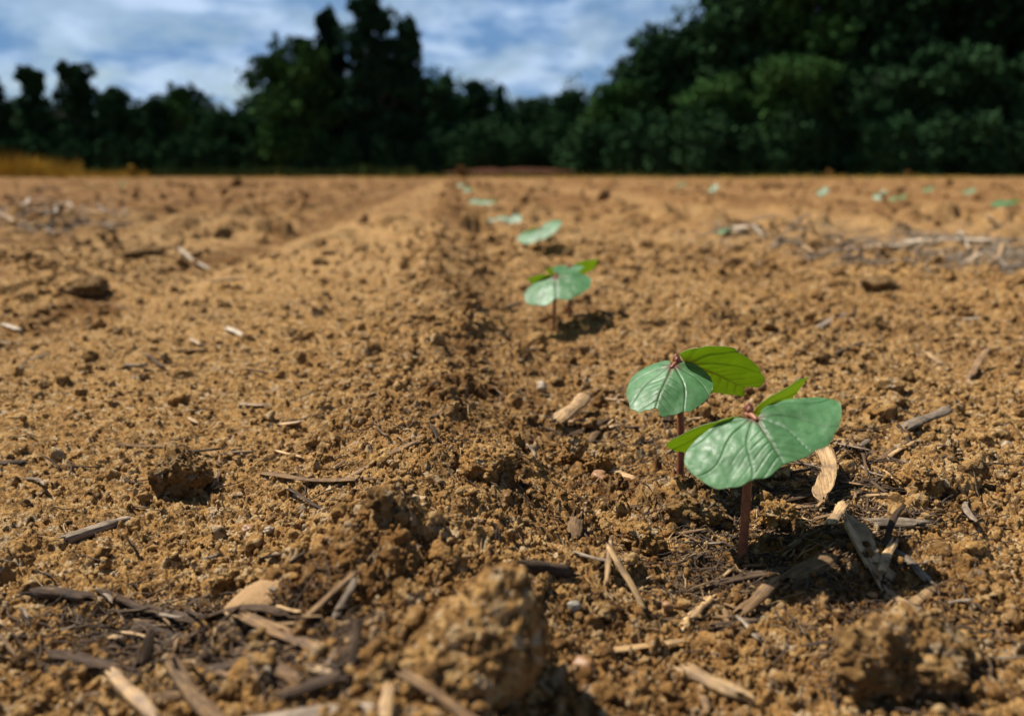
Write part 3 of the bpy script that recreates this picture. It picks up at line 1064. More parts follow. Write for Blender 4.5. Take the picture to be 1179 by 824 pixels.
    ("straw_stem", "straw", "tan scrap of straw left of the small standing twig", (1068, 404), (1085, 416), 8, "straw", dict(seed=86)),
    ("straw_stem", "straw", "pale straw scrap lying at the right edge of the photo", (1108, 364), (1140, 362), 7, "pale", dict(seed=87)),
    ("twig", "twig", "dark twig lying on the soil beyond the front seedling", (960, 404), (992, 396), 7, "dark", dict(seed=88)),
]
for name, cat, lab, p0, p1, wp, kd, kw in RES:
    lay(name, cat, lab, p0, p1, wp, kd, **kw)

# small scraps nobody could tell apart, thickest in the litter and round the front seedlings
LIT = [(1035, 735, 70, 34, 14), (190, 725, 150, 50, 58), (330, 720, 70, 40, 12), (965, 558, 100, 55, 46), (820, 640, 90, 50, 18),
       (380, 740, 70, 50, 10), (1040, 700, 90, 60, 12), (700, 480, 60, 30, 8), (590, 500, 590, 200, 24), (300, 480, 300, 120, 16),
       (60, 252, 70, 16, 22), (1050, 284, 130, 15, 44), (900, 268, 60, 12, 8)]
si = 0
for (cx, cy, sx, sy, cnt) in LIT:
    for _ in range(cnt):
        px, py = cx + rng.normal() * sx * 0.6, cy + rng.normal() * sy * 0.6
        if not (-20 < px < PW + 20 and 225 < py < PH + 6):
            continue
        ang = rng.normal(0, 0.6) if rng.random() < 0.7 else rng.uniform(0, 3.14)
        if py < 320:
            ang = rng.normal(0, 0.3)
        dlen = rng.uniform(9, 34) * (1.35 if py > 640 else 1) * (1.0 if py < 320 else 1)
        dx, dy = math.cos(ang) * dlen / 2, -math.sin(ang) * dlen / 2 * 0.55
        farp = py < 320
        if cx == 965:
            dx, dy = dx * 1.9, dy * 1.9
        kd = rng.choice(["pale", "grey", "grey", "straw"]) if farp else rng.choice(["brown", "dark", "grey", "straw", "dark", "brown"])
        lay("residue_scrap", "crop residue", "small scrap of dead crop residue among many alike in the soil", (px - dx, py - dy), (px + dx, py + dy),
            (rng.uniform(2.2, 4.5) if farp else rng.uniform(2.5, 6.5) * (1.1 if py > 640 else 1)), kd, thick=rng.uniform(0.3, 0.8), seed=200 + si, ragged=1.0, bend=rng.normal(0, 0.05),
            lift=(0.006, 0.005) if farp else (0, abs(rng.normal(0, 0.0018))), group="scraps of crop residue in the soil")
        si += 1
print("scraps", si, time.time() - T0)


# the torn sheath and the round flake of bark in the front seedling's shade
lay("dead_leaf", "dead leaf", "curled tan husk lying half lit right of the front seedling", (1016, 662), (978, 612), 30, "husk", thick=0.20, lift=(-0.001, 0.0022), seed=140, ragged=0.5, curl=1.5, bend=0.04)
lay("bark_piece", "bark", "rounded dark flake of bark in the shade between stem and husk", (905, 655), (952, 634), 32, "brown", thick=0.25, lift=(0.001, 0.002), seed=142, ragged=0.3, curl=-0.8)

# the finest litter, past counting: hair thin fibres half sunk in the soil
def fibres(name, label, cat, spots, material, seed, w0, w1, l0, l1, flat, up):
    rg = np.random.default_rng(seed)
    xs, ys, sc = [], [], []
    for (px, py, sx, sy, cnt) in spots:
        for _ in range(cnt):
            a, b_ = px + rg.normal() * sx * 0.6, py + rg.normal() * sy * 0.6
            if b_ < 214:
                continue
            g = ghit(a, b_)
            xs.append(g[0])
            ys.append(g[1])
    x, y = np.array(xs), np.array(ys)
    n = len(x)
    dist = np.hypot(x, y)
    gr = np.clip(dist / 0.25, 0.8, 9) ** 0.8
    L = rg.uniform(l0, l1, n) * np.minimum(gr, 4.0)
    w = rg.uniform(w0, w1, n) * gr
    a = rg.normal(0, 0.9, n)
    K = 6
    bend = rg.normal(0, 0.35, n)
    tt = np.linspace(-0.5, 0.5, K)
    P = []
    for t in tt:
        aa = a + bend * t
        P.append(np.stack([x + np.cos(aa) * L * t, y + np.sin(aa) * L * t, np.zeros(n)], 1))
    P = np.stack(P, 1)
    hz = H(P[..., 0].ravel(), P[..., 1].ravel()).reshape(n, K)
    lin = np.stack([hz.mean(1) + (hz[:, -1] - hz[:, 0]) * t for t in tt], 1)
    P[..., 2] = 0.5 * (lin + hz) + (w * rg.uniform(-0.2, 1.0, n) + up)[:, None] + (rg.normal(0, 0.10, n) * L)[:, None] * tt[None]
    side = np.stack([-np.sin(a), np.cos(a), np.zeros(n)], 1)[:, None, :]
    tap = (1 - 0.6 * (2 * np.abs(tt)) ** 3)[None, :, None]
    ww = w[:, None, None] * 0.5 * tap
    upv = np.array([0, 0, 1.0])[None, None]
    Q = np.stack([P + side * ww, P + upv * ww * flat, P - side * ww, P - upv * ww * flat], 2)     # n,K,4,3
    base = (np.arange(n) * K * 4)[:, None, None]
    i = (np.arange(K - 1) * 4)[:, None]
    j = np.arange(4)[None]
    q = np.stack([i + j, i + (j + 1) % 4, i + 4 + (j + 1) % 4, i + 4 + j], -1).reshape(-1, 4)[None] + base
    cap = np.array([[3, 2, 1, 0], [(K - 1) * 4, (K - 1) * 4 + 1, (K - 1) * 4 + 2, (K - 1) * 4 + 3]])[None] + base
    o = link(name, mesh_np(name, Q.reshape(-1, 3), [q.reshape(-1, 4), cap.reshape(-1, 4)]), M[material])
    tag(o, label, cat, kind="stuff")


fibres("plant_litter", "fine dark plant fibres half sunk in the soil round the seedlings and the rotting heap", "plant litter",
       [(950, 580, 130, 75, 620), (200, 725, 160, 50, 520), (830, 640, 100, 50, 260), (350, 730, 80, 50, 140), (1040, 730, 110, 60, 240), (740, 520, 120, 60, 160), (560, 520, 500, 160, 260)],
       "dark", 71, 0.00025, 0.0009, 0.004, 0.014, 0.6, 0.0009)
fibres("tan_litter", "fine tan straw fibres strewn among the crumbs and the dark litter", "plant litter",
       [(950, 590, 130, 75, 240), (230, 730, 170, 50, 200), (820, 660, 110, 50, 120), (560, 520, 560, 180, 220)],
       "straw", 72, 0.0002, 0.0006, 0.003, 0.011, 0.5, 0.0008)
fibres("straw_mat", "thin mat of weathered straw lying on the far soil at both sides of the row", "straw",
       [(1050, 284, 150, 16, 520), (900, 268, 80, 10, 110), (50, 252, 90, 14, 320), (1150, 300, 50, 12, 100)],
       "weathered_mat", 73, 0.0004, 0.0010, 0.007, 0.022, 0.4, 0.002)

# pebbles
for (px, py, w, kd, lab) in [
        (660, 690, 17, "pebble_grey", "pale grey stone right of the large wedge"),
        (690, 553, 22, "pebble_rust", "rust orange stone under the rear seedling's leaf"),
        (285, 604, 15, "pebble_rust", "small orange stone left of the fine sand patch"),
        (672, 758, 26, "pebble_rust", "brownish orange stone below the flat golden straw"),
        (768, 692, 15, "pebble_rust", "small yellow stone near the end of the bent golden straw"),
        (624, 445, 16, "pebble_white", "pale pinkish stone in the slot behind the tan chip"),
        (1160, 505, 12, "pebble_white", "white stone at the right edge of the photo"),
        (308, 604, 11, "pebble_white", "tiny whitish stone beside the small orange one"),
        (205, 515, 12, "pebble_rust", "yellowish stone above the lone crumbly clod"),
        (1005, 672, 11, "pebble_rust", "tiny amber stone between the husk and the pale stalk")]:
    p = ghit(px, py)
    D = math.hypot(p[0], p[1]) * CP + CAM_H * SP
    s = w * D / FPX / 2
    me = mesh_np("pebble", lumpy(ICO3, int(px), 0.3, 0.9, 2) * np.array([s, s * 0.85, s * 0.75]), ICO3F)
    o = link("pebble", me, M[kd])
    o.location = (p[0], p[1], h1(p[0], p[1]) + s * 0.35)
    o.rotation_euler = (0, 0, px)
    tag(o, lab, "stone")

# pale patch of fine sand at the bottom left: a thin drift
def sand_patch():
    p = ghit(292, 682)
    n = 48
    V, F = [], []
    g = np.linspace(-1, 1, n)
    X, Y = np.meshgrid(g, g)
    rr = np.hypot(X, Y) * (1 + 0.18 * fbm(X * 1.5 + 4, Y * 1.5, 3, 8))
    x, y = p[0] + X.ravel() * 0.0085, p[1] + Y.ravel() * 0.009
    z = macro(x, y) + 0.0046 * (1 - rr.ravel() ** 2 * 1.0) + 0.0002 * vnoise(x * 2500, y * 2500, 3)
    i = (np.arange(n - 1)[:, None] * n + np.arange(n - 1)[None])
    q = np.stack([i, i + 1, i + n + 1, i + n], -1).reshape(-1, 4)
    o = link("sand", mesh_np("sand", np.stack([x, y, z], 1), q), M["sandy"])
    tag(o, "smooth pale patch of fine washed sand beside the rotting litter", "sand", kind="stuff")


m, nt, b = mat("fine_sand")
g = N(nt, "ShaderNodeNewGeometry")
nn = noise(nt, g.outputs["Position"], 1800, 4, 0.7)
nt.links.new(ramp(nt, nn, [(0.3, (0.21, 0.12, 0.048)), (0.7, (0.31, 0.185, 0.078))]), b.inputs["Base Color"])
b.inputs["Roughness"].default_value = 0.95
bp = N(nt, "ShaderNodeBump", Strength=0.6, Distance=0.0003)
nt.links.new(nn, bp.inputs["Height"])
nt.links.new(bp.outputs[0], b.inputs["Normal"])
M["sandy"] = m
sand_patch()

# ------------------------------------------------------------------ the seedlings
def leaf_mesh(L, W, fold=0.2, curlx=0.0, curly=-0.2, pucker=1.0, seed=0, ns=61, ntt=37, hi=False, bite=0.0, twist=0.0, skew=0.0):
    if hi:
        ns, ntt = 201, 121
    s = np.sin(np.linspace(-math.pi / 2, math.pi / 2, ns) * 0.992)
    t = np.linspace(0, 1, ntt)
    Sg, Tg = np.meshgrid(s, t, indexing='ij')
    a = np.abs(Sg)
    yh = 0.24 + 0.72 * np.power(np.maximum(1 - a ** 2.3, 0), 0.52) - 0.09 * np.exp(-(Sg / 0.13) ** 2)
    yl = 0.24 - 0.46 * np.power(np.maximum(1 - a ** 2.2, 0), 0.5) + 0.24 * np.exp(-(Sg / 0.16) ** 2)
    yh = yh + 0.025 * np.sin(Sg * 9 + seed) + 0.012 * np.sin(Sg * 23 + 2 * seed)
    x = Sg * W / 2
    y = (yl + (yh - yl) * Tg) * L
    y = y + skew * x * np.clip(0.35 + y / L, 0.2, 1)
    rr = np.hypot(x, y) + 1e-9
    ang = np.arctan2(x, np.maximum(y, 0) + 0.02 * L - np.minimum(y, 0) * -0.6)
    vein = np.zeros_like(x)
    for va, st in ((0, 1.0), (0.55, 0.8), (-0.55, 0.8), (1.08, 0.75), (-1.08, 0.75), (1.6, .5), (-1.6, .5)):
        d = np.abs(np.sin(np.clip(ang - va - 0.10 * np.sin(rr / L * 5) * np.sign(va), -1.5, 1.5))) * rr
        wv = (0.020 if va == 0 else 0.016) * L * (1.2 - 0.7 * np.clip(rr / L, 0, 1))
        vein = np.maximum(vein, st * np.exp(-(d / wv) ** 2) * np.clip(1.15 - rr / (0.62 * W) * 0.6, 0, 1))
    mid = np.exp(-(x / (0.022 * L)) ** 2) * (y > -0.02 * L) * np.clip(1.05 - y / L * 0.9, 0, 1)
    red = np.clip(np.exp(-(rr / (0.10 * L)) ** 2) * 1.0 + 0.6 * mid * np.clip(1 - y / L, 0, 1), 0, 0.9)
    # side veins
    for q in range(1, 7):
        y0 = (0.12 + 0.13 * q) * L
        d = np.abs(y - y0 - 0.55 * np.abs(x) - 0.02 * L * np.sin(x / L * 9 + q))
        vein = np.maximum(vein, 0.45 * np.exp(-(d / (0.014 * L)) ** 2) * np.clip(1 - np.abs(x) / (0.33 * W), 0, 1))
    z = fold * (np.sqrt(x * x + (0.06 * W) ** 2) - 0.06 * W)
    z = z + curlx * W * (x / (W / 2)) ** 2 + curly * L * (np.clip(y / L, -0.3, 1.2)) ** 2
    z = z + twist * x * (y / L)
    z = z - 0.020 * L * pucker * vein
    z = z + 0.024 * L * pucker * fbm(x / L * 3.3 + seed, y / L * 3.3, 3, 80 + seed)
    z = z + 0.02 * L * np.sin(a * 7 + seed) * a * Tg
    P = np.stack([x, y, z], -1)
    du = np.gradient(P, axis=0)
    dv = np.gradient(P, axis=1)
    nr = np.cross(du, dv)
    nr /= np.linalg.norm(nr, axis=-1)[..., None] + 1e-12
    edge = np.minimum(np.minimum(Tg, 1 - Tg) * 8, (1 - a) * 8)
    th = 0.00028 * np.clip(0.35 + edge, 0, 1)
    Q = P - nr * th[..., None]
    n = ns * ntt
    V = np.vstack([P.reshape(-1, 3), Q.reshape(-1, 3)])
    i = (np.arange(ns - 1)[:, None] * ntt + np.arange(ntt - 1)[None])
    qd = np.stack([i, i + ntt, i + ntt + 1, i + 1], -1).reshape(-1, 4)
    rim = np.array(list(range(ntt)) + [k * ntt + ntt - 1 for k in range(1, ns)] + [(ns - 1) * ntt + k for k in range(ntt - 2, -1, -1)] + [k * ntt for k in range(ns - 2, 0, -1)])
    r2 = np.roll(rim, -1)
    rq = np.stack([rim, rim + n, r2 + n, r2], 1)[:, ::-1]
    me = mesh_np("leaf", V, np.vstack([qd, qd[:, ::-1] + n, rq]))
    mi = np.concatenate([np.zeros(len(qd)), np.ones(len(qd)), np.full(len(rq), 2)]).astype(np.int32)
    me.polygons.foreach_set("material_index", mi)
    for nm, arr in (("vein", vein), ("red", red)):
        at = me.attributes.new(nm, 'FLOAT', 'POINT')
        at.data.foreach_set("value", np.tile(arr.ravel(), 2).astype(np.float32))
    for k in ("leaf_top", "leaf_under", "leaf_rim"):
        me.materials.append(M[k])
    me.update()
    return me


def tube_mesh(name, pts, rad, na=12):
    pts = np.array(pts, float)
    n = len(pts)
    tg = np.gradient(pts, axis=0)
    tg /= np.linalg.norm(tg, axis=1)[:, None]
    V = []
    for i in range(n):
        a = np.cross(tg[i], [0.13, 0.97, 0.2])
        a /= np.linalg.norm(a)
        b2 = np.cross(tg[i], a)
        for k in range(na):
            f = 2 * math.pi * k / na
            V.append(pts[i] + rad[i] * (math.cos(f) * a + math.sin(f) * b2))
    V = np.array(V + [pts[0], pts[-1]])
    i = np.arange(n - 1)[:, None] * na + np.arange(na)[None]
    j = np.arange(n - 1)[:, None] * na + (np.arange(na)[None] + 1) % na
    F = np.stack([i, j, j + na, i + na], -1).reshape(-1, 4)
    a = np.arange(na)
    F3 = np.vstack([np.stack([np.full(na, n * na), (a + 1) % na, a], 1), np.stack([np.full(na, n * na + 1), (n - 1) * na + a, (n - 1) * na + (a + 1) % na], 1)])
    return mesh_np(name, V, [F, F3])


def bez(p0, p1, p2, n):
    t = np.linspace(0, 1, n)[:, None]
    return (1 - t) ** 2 * np.array(p0) + 2 * t * (1 - t) * np.array(p1) + t * t * np.array(p2)


def seedling(base_px, node_px, leaves, label, group=None, dist=None, stem_r=0.00115, lean=0.0, leaf_label=None):
    """base and node read off the photo; leaves: dicts with m (midrib direction), n (upper normal), L, W, shape"""
    g = ghit(*base_px)
    gz = h1(g[0], g[1])
    r = ray(*node_px)
    t = (g[1] + lean) / r[1]
    node = np.array([r[0] * t, r[1] * t, CAM_H + r[2] * t])
    root = empty("cotton_seedling", (g[0], g[1], gz))
    tag(root, label, "seedling", group)
    nl = node - np.array([g[0], g[1], gz])
    c = np.array([nl[0] * 0.15 + 0.0006, nl[1] * 0.3, nl[2] * 0.55])
    pts = bez((0, 0, -0.006), c, nl, 24)
    rad = stem_r * (1.12 - 0.22 * np.linspace(0, 1, 24) + 0.04 * np.sin(np.linspace(0, 19, 24)))
    link("stem", tube_mesh("stem", pts, rad, 14), M["stem"], root)
    # growing tip between the two seed leaves
    bud = mesh_np("bud", lumpy(ICO2, 4, 0.3) * np.array([0.0011, 0.0011, 0.0017]), ICO2F)
    link("bud", bud, M["stem"], root, loc=tuple(nl + np.array([0, 0, 0.0006])))
    for li, lf in enumerate(leaves):
        mv = Vector(lf["m"]).normalized()
        nv = Vector(lf["n"])
        nv = (nv - nv.dot(mv) * mv).normalized()
        wv = mv.cross(nv)
        off = lf.get("pet", 0.0035)
        pb = Vector(nl) + mv * off + Vector((0, 0, lf.get("rise", 0.0006)))
        me = leaf_mesh(lf["L"], lf["W"], lf.get("fold", 0), lf.get("curlx", 0), lf.get("curly", -0.1), lf.get("pucker", 1), lf.get("seed", li), twist=lf.get("twist", 0), skew=lf.get("skew", 0), hi=g[1] < 0.35)
        o = link("leaf", me, None, root)
        o.location = pb
        o.rotation_mode = 'QUATERNION'
        o.rotation_quaternion = Matrix((wv, mv, nv)).transposed().to_quaternion()
        pp = bez(nl - np.array([0, 0, 0.0008]), np.array(nl) + np.array(mv) * off * 0.5 + np.array([0, 0, 0.0006]), np.array(pb + mv * 0.0015), 8)
        link("petiole", tube_mesh("petiole", pp, np.linspace(0.00085, 0.00055, 8), 10), M["stem"], root)
    return root


seedling((855, 632), (862, 474), [
    dict(m=(.16, -.93, -.30), n=(-.28, -.34, .88), L=.0175, W=.0415, fold=-.05, curlx=-.03, curly=-.20, seed=1, pucker=1.0, skew=.13),
    dict(m=(.10, .88, -.58), n=(-.40, .42, .77), L=.022, W=.042, fold=.10, curlx=.02, curly=-.12, seed=2, pucker=1.0)],
    "nearest cotton seedling, with a large puckered glossy front leaf on a red stem")
seedling((783, 548), (779, 416), [
    dict(m=(-.45, -.80, -.35), n=(-.15, -.20, .95), L=.021, W=.027, fold=-.26, curlx=-.03, curly=-.22, seed=3, pucker=0.8),
    dict(m=(.90, .30, -.34), n=(.1, .6, .79), L=.028, W=.032, fold=.05, curlx=0, curly=-.12, seed=4, pucker=1.0)],
    "seedling just behind the nearest one, its green right leaf seen from below")
seedling((637, 376), (640, 317), [
    dict(m=(-.05, -.9, -.35), n=(-.28, -.35, .9), L=.030, W=.046, fold=-.1, curlx=-.05, curly=-.10, seed=5),
    dict(m=(.1, .9, -.35), n=(0, .4, .9), L=.028, W=.040, fold=0, curly=-.1, seed=6)],
    "left seedling of the blurred pair with a pale mint leaf facing the camera")
seedling((655, 362), (656, 306), [
    dict(m=(.22, .9, -.42), n=(-.12, .45, .85), L=.022, W=.039, fold=.05, curlx=.05, curly=-.05, seed=7),
    dict(m=(-.2, -.9, -.3), n=(-.1, -.2, .95), L=.015, W=.022, fold=.05, curlx=.03, curly=.05, seed=8)],
    "right seedling of the blurred pair with yellow green leaves seen from below")
seedling((620, 291), (622, 261), [
    dict(m=(-.1, -.9, -.35), n=(-.42, -.35, .85), L=.034, W=.060, fold=.02, curly=-.12, seed=9),
    dict(m=(.1, .9, -.5), n=(-.3, .5, .8), L=.030, W=.050, fold=0, curly=-.1, seed=10)],
    "single pale seedling beyond the blurred pair, tilted up to the right")
FARP = [((590, 256), (588, 249), "small seedling with a bright pale leaf, third step along the row"),
        ((571, 258), (570, 251), "yellow green seedling low beside the bright pale one in the row"),
        ((565, 236), (563, 231), "blurred seedling midway along the far part of the row"),
        ((552, 236), (551, 230), "pale blurred seedling just left of the midway one in the row"),
        ((542, 222), (541, 217), "upper pale seedling of the farthest cluster in the row"),
        ((533, 217), (532, 212), "farthest but one seedling in the planted row"),
        ((525, 213), (524, 208), "farthest seedling visible in the planted row")]
OTHER = [((8, 211), "pale blob of a seedling at the left edge near the yellow weeds"),
         ((109, 221), "seedling lowest of the four in the left neighbouring row"),
         ((141, 216), "second seedling from the left edge in the left neighbouring row"),
         ((178, 215), "third seedling from the left edge in the left neighbouring row"),
         ((233, 214), "small seedling at the right end of the left neighbouring row"),
         ((786, 219), "first seedling from the left in the right neighbouring rows"),
         ((820, 223), "second seedling from the left in the right neighbouring rows"),
         ((946, 227), "pale seedling right of the tan standing straw stub"),
         ((1012, 232), "brightest seedling above the long straw drift"),
         ((1036, 237), "dark green seedling close right of the brightest one above the drift"),
         ((1070, 224), "pale distant seedling above the right end of the straw drift"),
         ((1116, 226), "faint seedling between the drift and the right edge"),
         ((1160, 247), "nearest bright seedling at the right edge of the far field"),
         ((834, 273), "tiny yellow green seedling left of the pale upright straw stub")]
rr = np.random.default_rng(5)
for i, (bp_, np_, lab) in enumerate(FARP):
    a = rr.uniform(-.6, .6)
    seedling(bp_, np_, [
        dict(m=(-.5 + a, -.8, -.55), n=(-.30, -.50, .80), L=.036, W=.054, fold=-.05, curly=-.1, seed=20 + i),
        dict(m=(.5 - a, .8, -.15), n=(-.1, .05, .95), L=.030, W=.044, fold=0, curly=-.1, seed=40 + i)], lab,
        "cotton seedlings receding along the planted row")
for i, (bp_, lab) in enumerate(OTHER):
    a = rr.uniform(-.8, .8)
    g = ghit(*bp_)
    dd = math.hypot(g[0], g[1])
    hh = 0.038 * FPX / dd
    sc = 0.35 if i == 13 else 1.0
    seedling(bp_, (bp_[0], bp_[1] - hh * sc), [
        dict(m=(-.6 + a, -.7, -.40), n=(-.58, -.30, .75), L=.036 * sc, W=.054 * sc, fold=-.05, curly=-.1, seed=60 + i),
        dict(m=(.6 - a, .7, -.15), n=(-.1, .1, .95), L=.030 * sc, W=.044 * sc, fold=0, curly=-.1, seed=80 + i)], lab,
        "cotton seedlings of the neighbouring rows")
print("seedlings", time.time() - T0)

# ------------------------------------------------------------------ the trees round the field
def leaf_cloud(blobs, n, size, rg, shell=0.75, droop=0.0):
    """n leaf clumps spread through ellipsoids (centre, radii); each clump is two crossed bent leaves"""
    bl = np.array([list(c) + list(r) for c, r in blobs], float)
    vol = (bl[:, 3] * bl[:, 4] * bl[:, 5]) ** 0.72
    pick = rg.choice(len(bl), n, p=vol / vol.sum())
    d = rg.normal(size=(n, 3))
    d /= np.linalg.norm(d, axis=1)[:, None]
    rad = np.where(rg.random(n) < shell, rg.uniform(0.72, 1.06, n), rg.random(n) ** 0.5 * 0.8)
    # ragged outline
    rad = rad * (1 + 0.22 * vnoise3(d * 2.6 + pick[:, None] * 3.1, 7))
    C = bl[pick, :3] + d * bl[pick, 3:] * rad[:, None]
    sz = size * rg.uniform(0.55, 1.45, n)
    R = rot_mats(n, rg)
    q = np.array([(-1, -.55, 0), (0, -.7, .25), (1, -.3, 0), (.8, .6, -.15), (-.1, .75, .2), (-.9, .5, 0)])
    P = C[:, None, :] + np.einsum('kij,vj->kvi', R, q) * sz[:, None, None]
    V = P.reshape(-1, 3)
    F = (np.array([[0, 1, 4, 5], [1, 2, 3, 4]])[None] + (np.arange(n) * 6)[:, None, None]).reshape(-1, 4)
    return V, F


def tree_blobs(kind, h, w, rg):
    B = []
    if kind == "broad":
        for _ in range(26):
            z = rg.uniform(0.16, 0.93)
            prof = math.sqrt(max(0.05, 1 - ((z - 0.48) / 0.56) ** 2))
            a = rg.uniform(0, 6.28)
            r = w / 2 * prof * rg.uniform(0.35, 0.82)
            s = w * rg.uniform(0.13, 0.24)
            B.append(((r * math.cos(a), r * math.sin(a), z * h), (s, s, min(s * 0.8, h * 0.12))))
        B.append(((0, 0, 0.5 * h), (w * .33, w * .33, h * .36)))
        for _ in range(26):
            z = rg.uniform(0.25, 1.0)
            prof = math.sqrt(max(0.03, 1 - ((z - 0.48) / 0.56) ** 2))
            a = rg.uniform(0, 6.28)
            r = w / 2 * prof * rg.uniform(0.85, 1.08)
            s = w * rg.uniform(0.035, 0.085)
            B.append(((r * math.cos(a), r * math.sin(a), z * h), (s, s, s * rg.uniform(.6, 1.1))))
    elif kind == "open":
        for _ in range(24):
            z = rg.uniform(0.34, 0.96)
            a = rg.uniform(0, 6.28)
            r = w / 2 * rg.uniform(0.2, 0.85) * (1.15 - 0.5 * z)
            s = w * rg.uniform(0.055, 0.15)
            B.append(((r * math.cos(a), r * math.sin(a), z * h), (s, s, s * 0.9)))
            B.append(((r * .6 * math.cos(a + .5), r * .6 * math.sin(a + .5), (z - .07) * h), (s * .9, s * .9, s)))
        for z in np.linspace(0.3, 0.84, 7):
            s = w * rg.uniform(0.16, 0.26)
            B.append(((rg.normal() * w * .08, rg.normal() * w * .08, z * h), (s, s, h * 0.07)))
        for _ in range(10):
            a = rg.uniform(0, 6.28)
            B.append(((w * .3 * math.cos(a), w * .3 * math.sin(a), h * rg.uniform(.08, .4)), (w * .25, w * .25, h * .12)))
    else:  # tall
        k = 40
        for i in range(k):
            z = 0.10 + 0.88 * (i + rg.uniform(-.3, .3)) / k
            a = rg.uniform(0, 6.28)
            wid = w / 2 * (1.02 - (0.52 if w > 0.5 * h else 0.80) * max(0, z - 0.10) ** 1.5)
            r = wid * rg.uniform(0.05, 0.62)
            s = wid * rg.uniform(0.36, 0.60)
            B.append(((r * math.cos(a), r * math.sin(a), z * h), (s, s, h * rg.uniform(0.025, 0.055))))
        for z in np.linspace(0.15, 0.9, 9):
            s = w * 0.36 * (1.0 - 0.62 * z)
            B.append(((0, 0, z * h), (s, s, h * 0.07)))
    return B


def limb_mesh(h, w, rg, nb=7):
    Vs, Fs, F3s, off = [], [], [], 0
    def add(pts, rad):
        nonlocal off
        me = None
        pts = np.array(pts)
        na = 8
        n = len(pts)
        tg = np.gradient(pts, axis=0)
        tg /= np.linalg.norm(tg, axis=1)[:, None]
        for i in range(n):
            a = np.cross(tg[i], [0.3, 0.9, 0.31])
            a /= np.linalg.norm(a)
            b2 = np.cross(tg[i], a)
            for k in range(na):
                f = 6.2832 * k / na
                Vs.append(pts[i] + rad[i] * (math.cos(f) * a + math.sin(f) * b2))
        i = np.arange(n - 1)[:, None] * na + np.arange(na)[None]
        j = np.arange(n - 1)[:, None] * na + (np.arange(na)[None] + 1) % na
        Fs.append(np.stack([i, j, j + na, i + na], -1).reshape(-1, 4) + off)
        off += n * na
    lean = rg.normal(0, 0.02, 2) * h
    trunk = bez((0, 0, -0.3), (lean[0], lean[1], h * .4), (0, 0, h * .92), 12)
    r0 = 0.018 * h + 0.03
    add(trunk, np.linspace(r0, r0 * 0.15, 12))
    for k in range(nb):
        z = rg.uniform(0.22, 0.8)
        p0 = trunk[int(z * 11)]
        a = rg.uniform(0, 6.28)
        ln = w * 0.42 * rg.uniform(0.6, 1.1)
        p2 = p0 + np.array([math.cos(a) * ln, math.sin(a) * ln, h * rg.uniform(0.05, 0.16)])
        p1 = (p0 + p2) / 2 + np.array([0, 0, -0.02 * h])
        add(bez(p0, p1, p2, 7), np.linspace(r0 * 0.45, r0 * 0.08, 7))
    return np.array(Vs), np.vstack(Fs)


def tree(px, top, w_px, dist, kind, material, label, group, seed, n=3600, base_y=203, extra=None):
    rg = np.random.default_rng(seed)
    r = ray(px, HORIZON)
    t = dist / r[1]
    x, y = r[0] * t, dist
    scale = t * math.hypot(1, 0) / FPX
    z0 = float(macro(np.array([x]), np.array([y]))[0])
    h = (HORIZON - top) * t / FPX * 1.0 + CAM_H - z0
    w = w_px * t / FPX
    root = empty("tree", (x, y, z0))
    root["category"] = "tree"
    tag(root, label, "tree", group)
    V, F = limb_mesh(h, w, rg)
    link("trunk", mesh_np("trunk", V, F), M["bark"], root)
    B = tree_blobs(kind, h, w, rg)
    if extra:
        B += [((ex * w, ey * w, ez * h), (er * w, er * w, er * w * .6)) for ex, ey, ez, er in extra]
    V, F = leaf_cloud(B, n, 0.0095 * h + 0.04, rg)
    link("crown", mesh_np("crown", V, F, smooth=False), M[material], root)
    return root


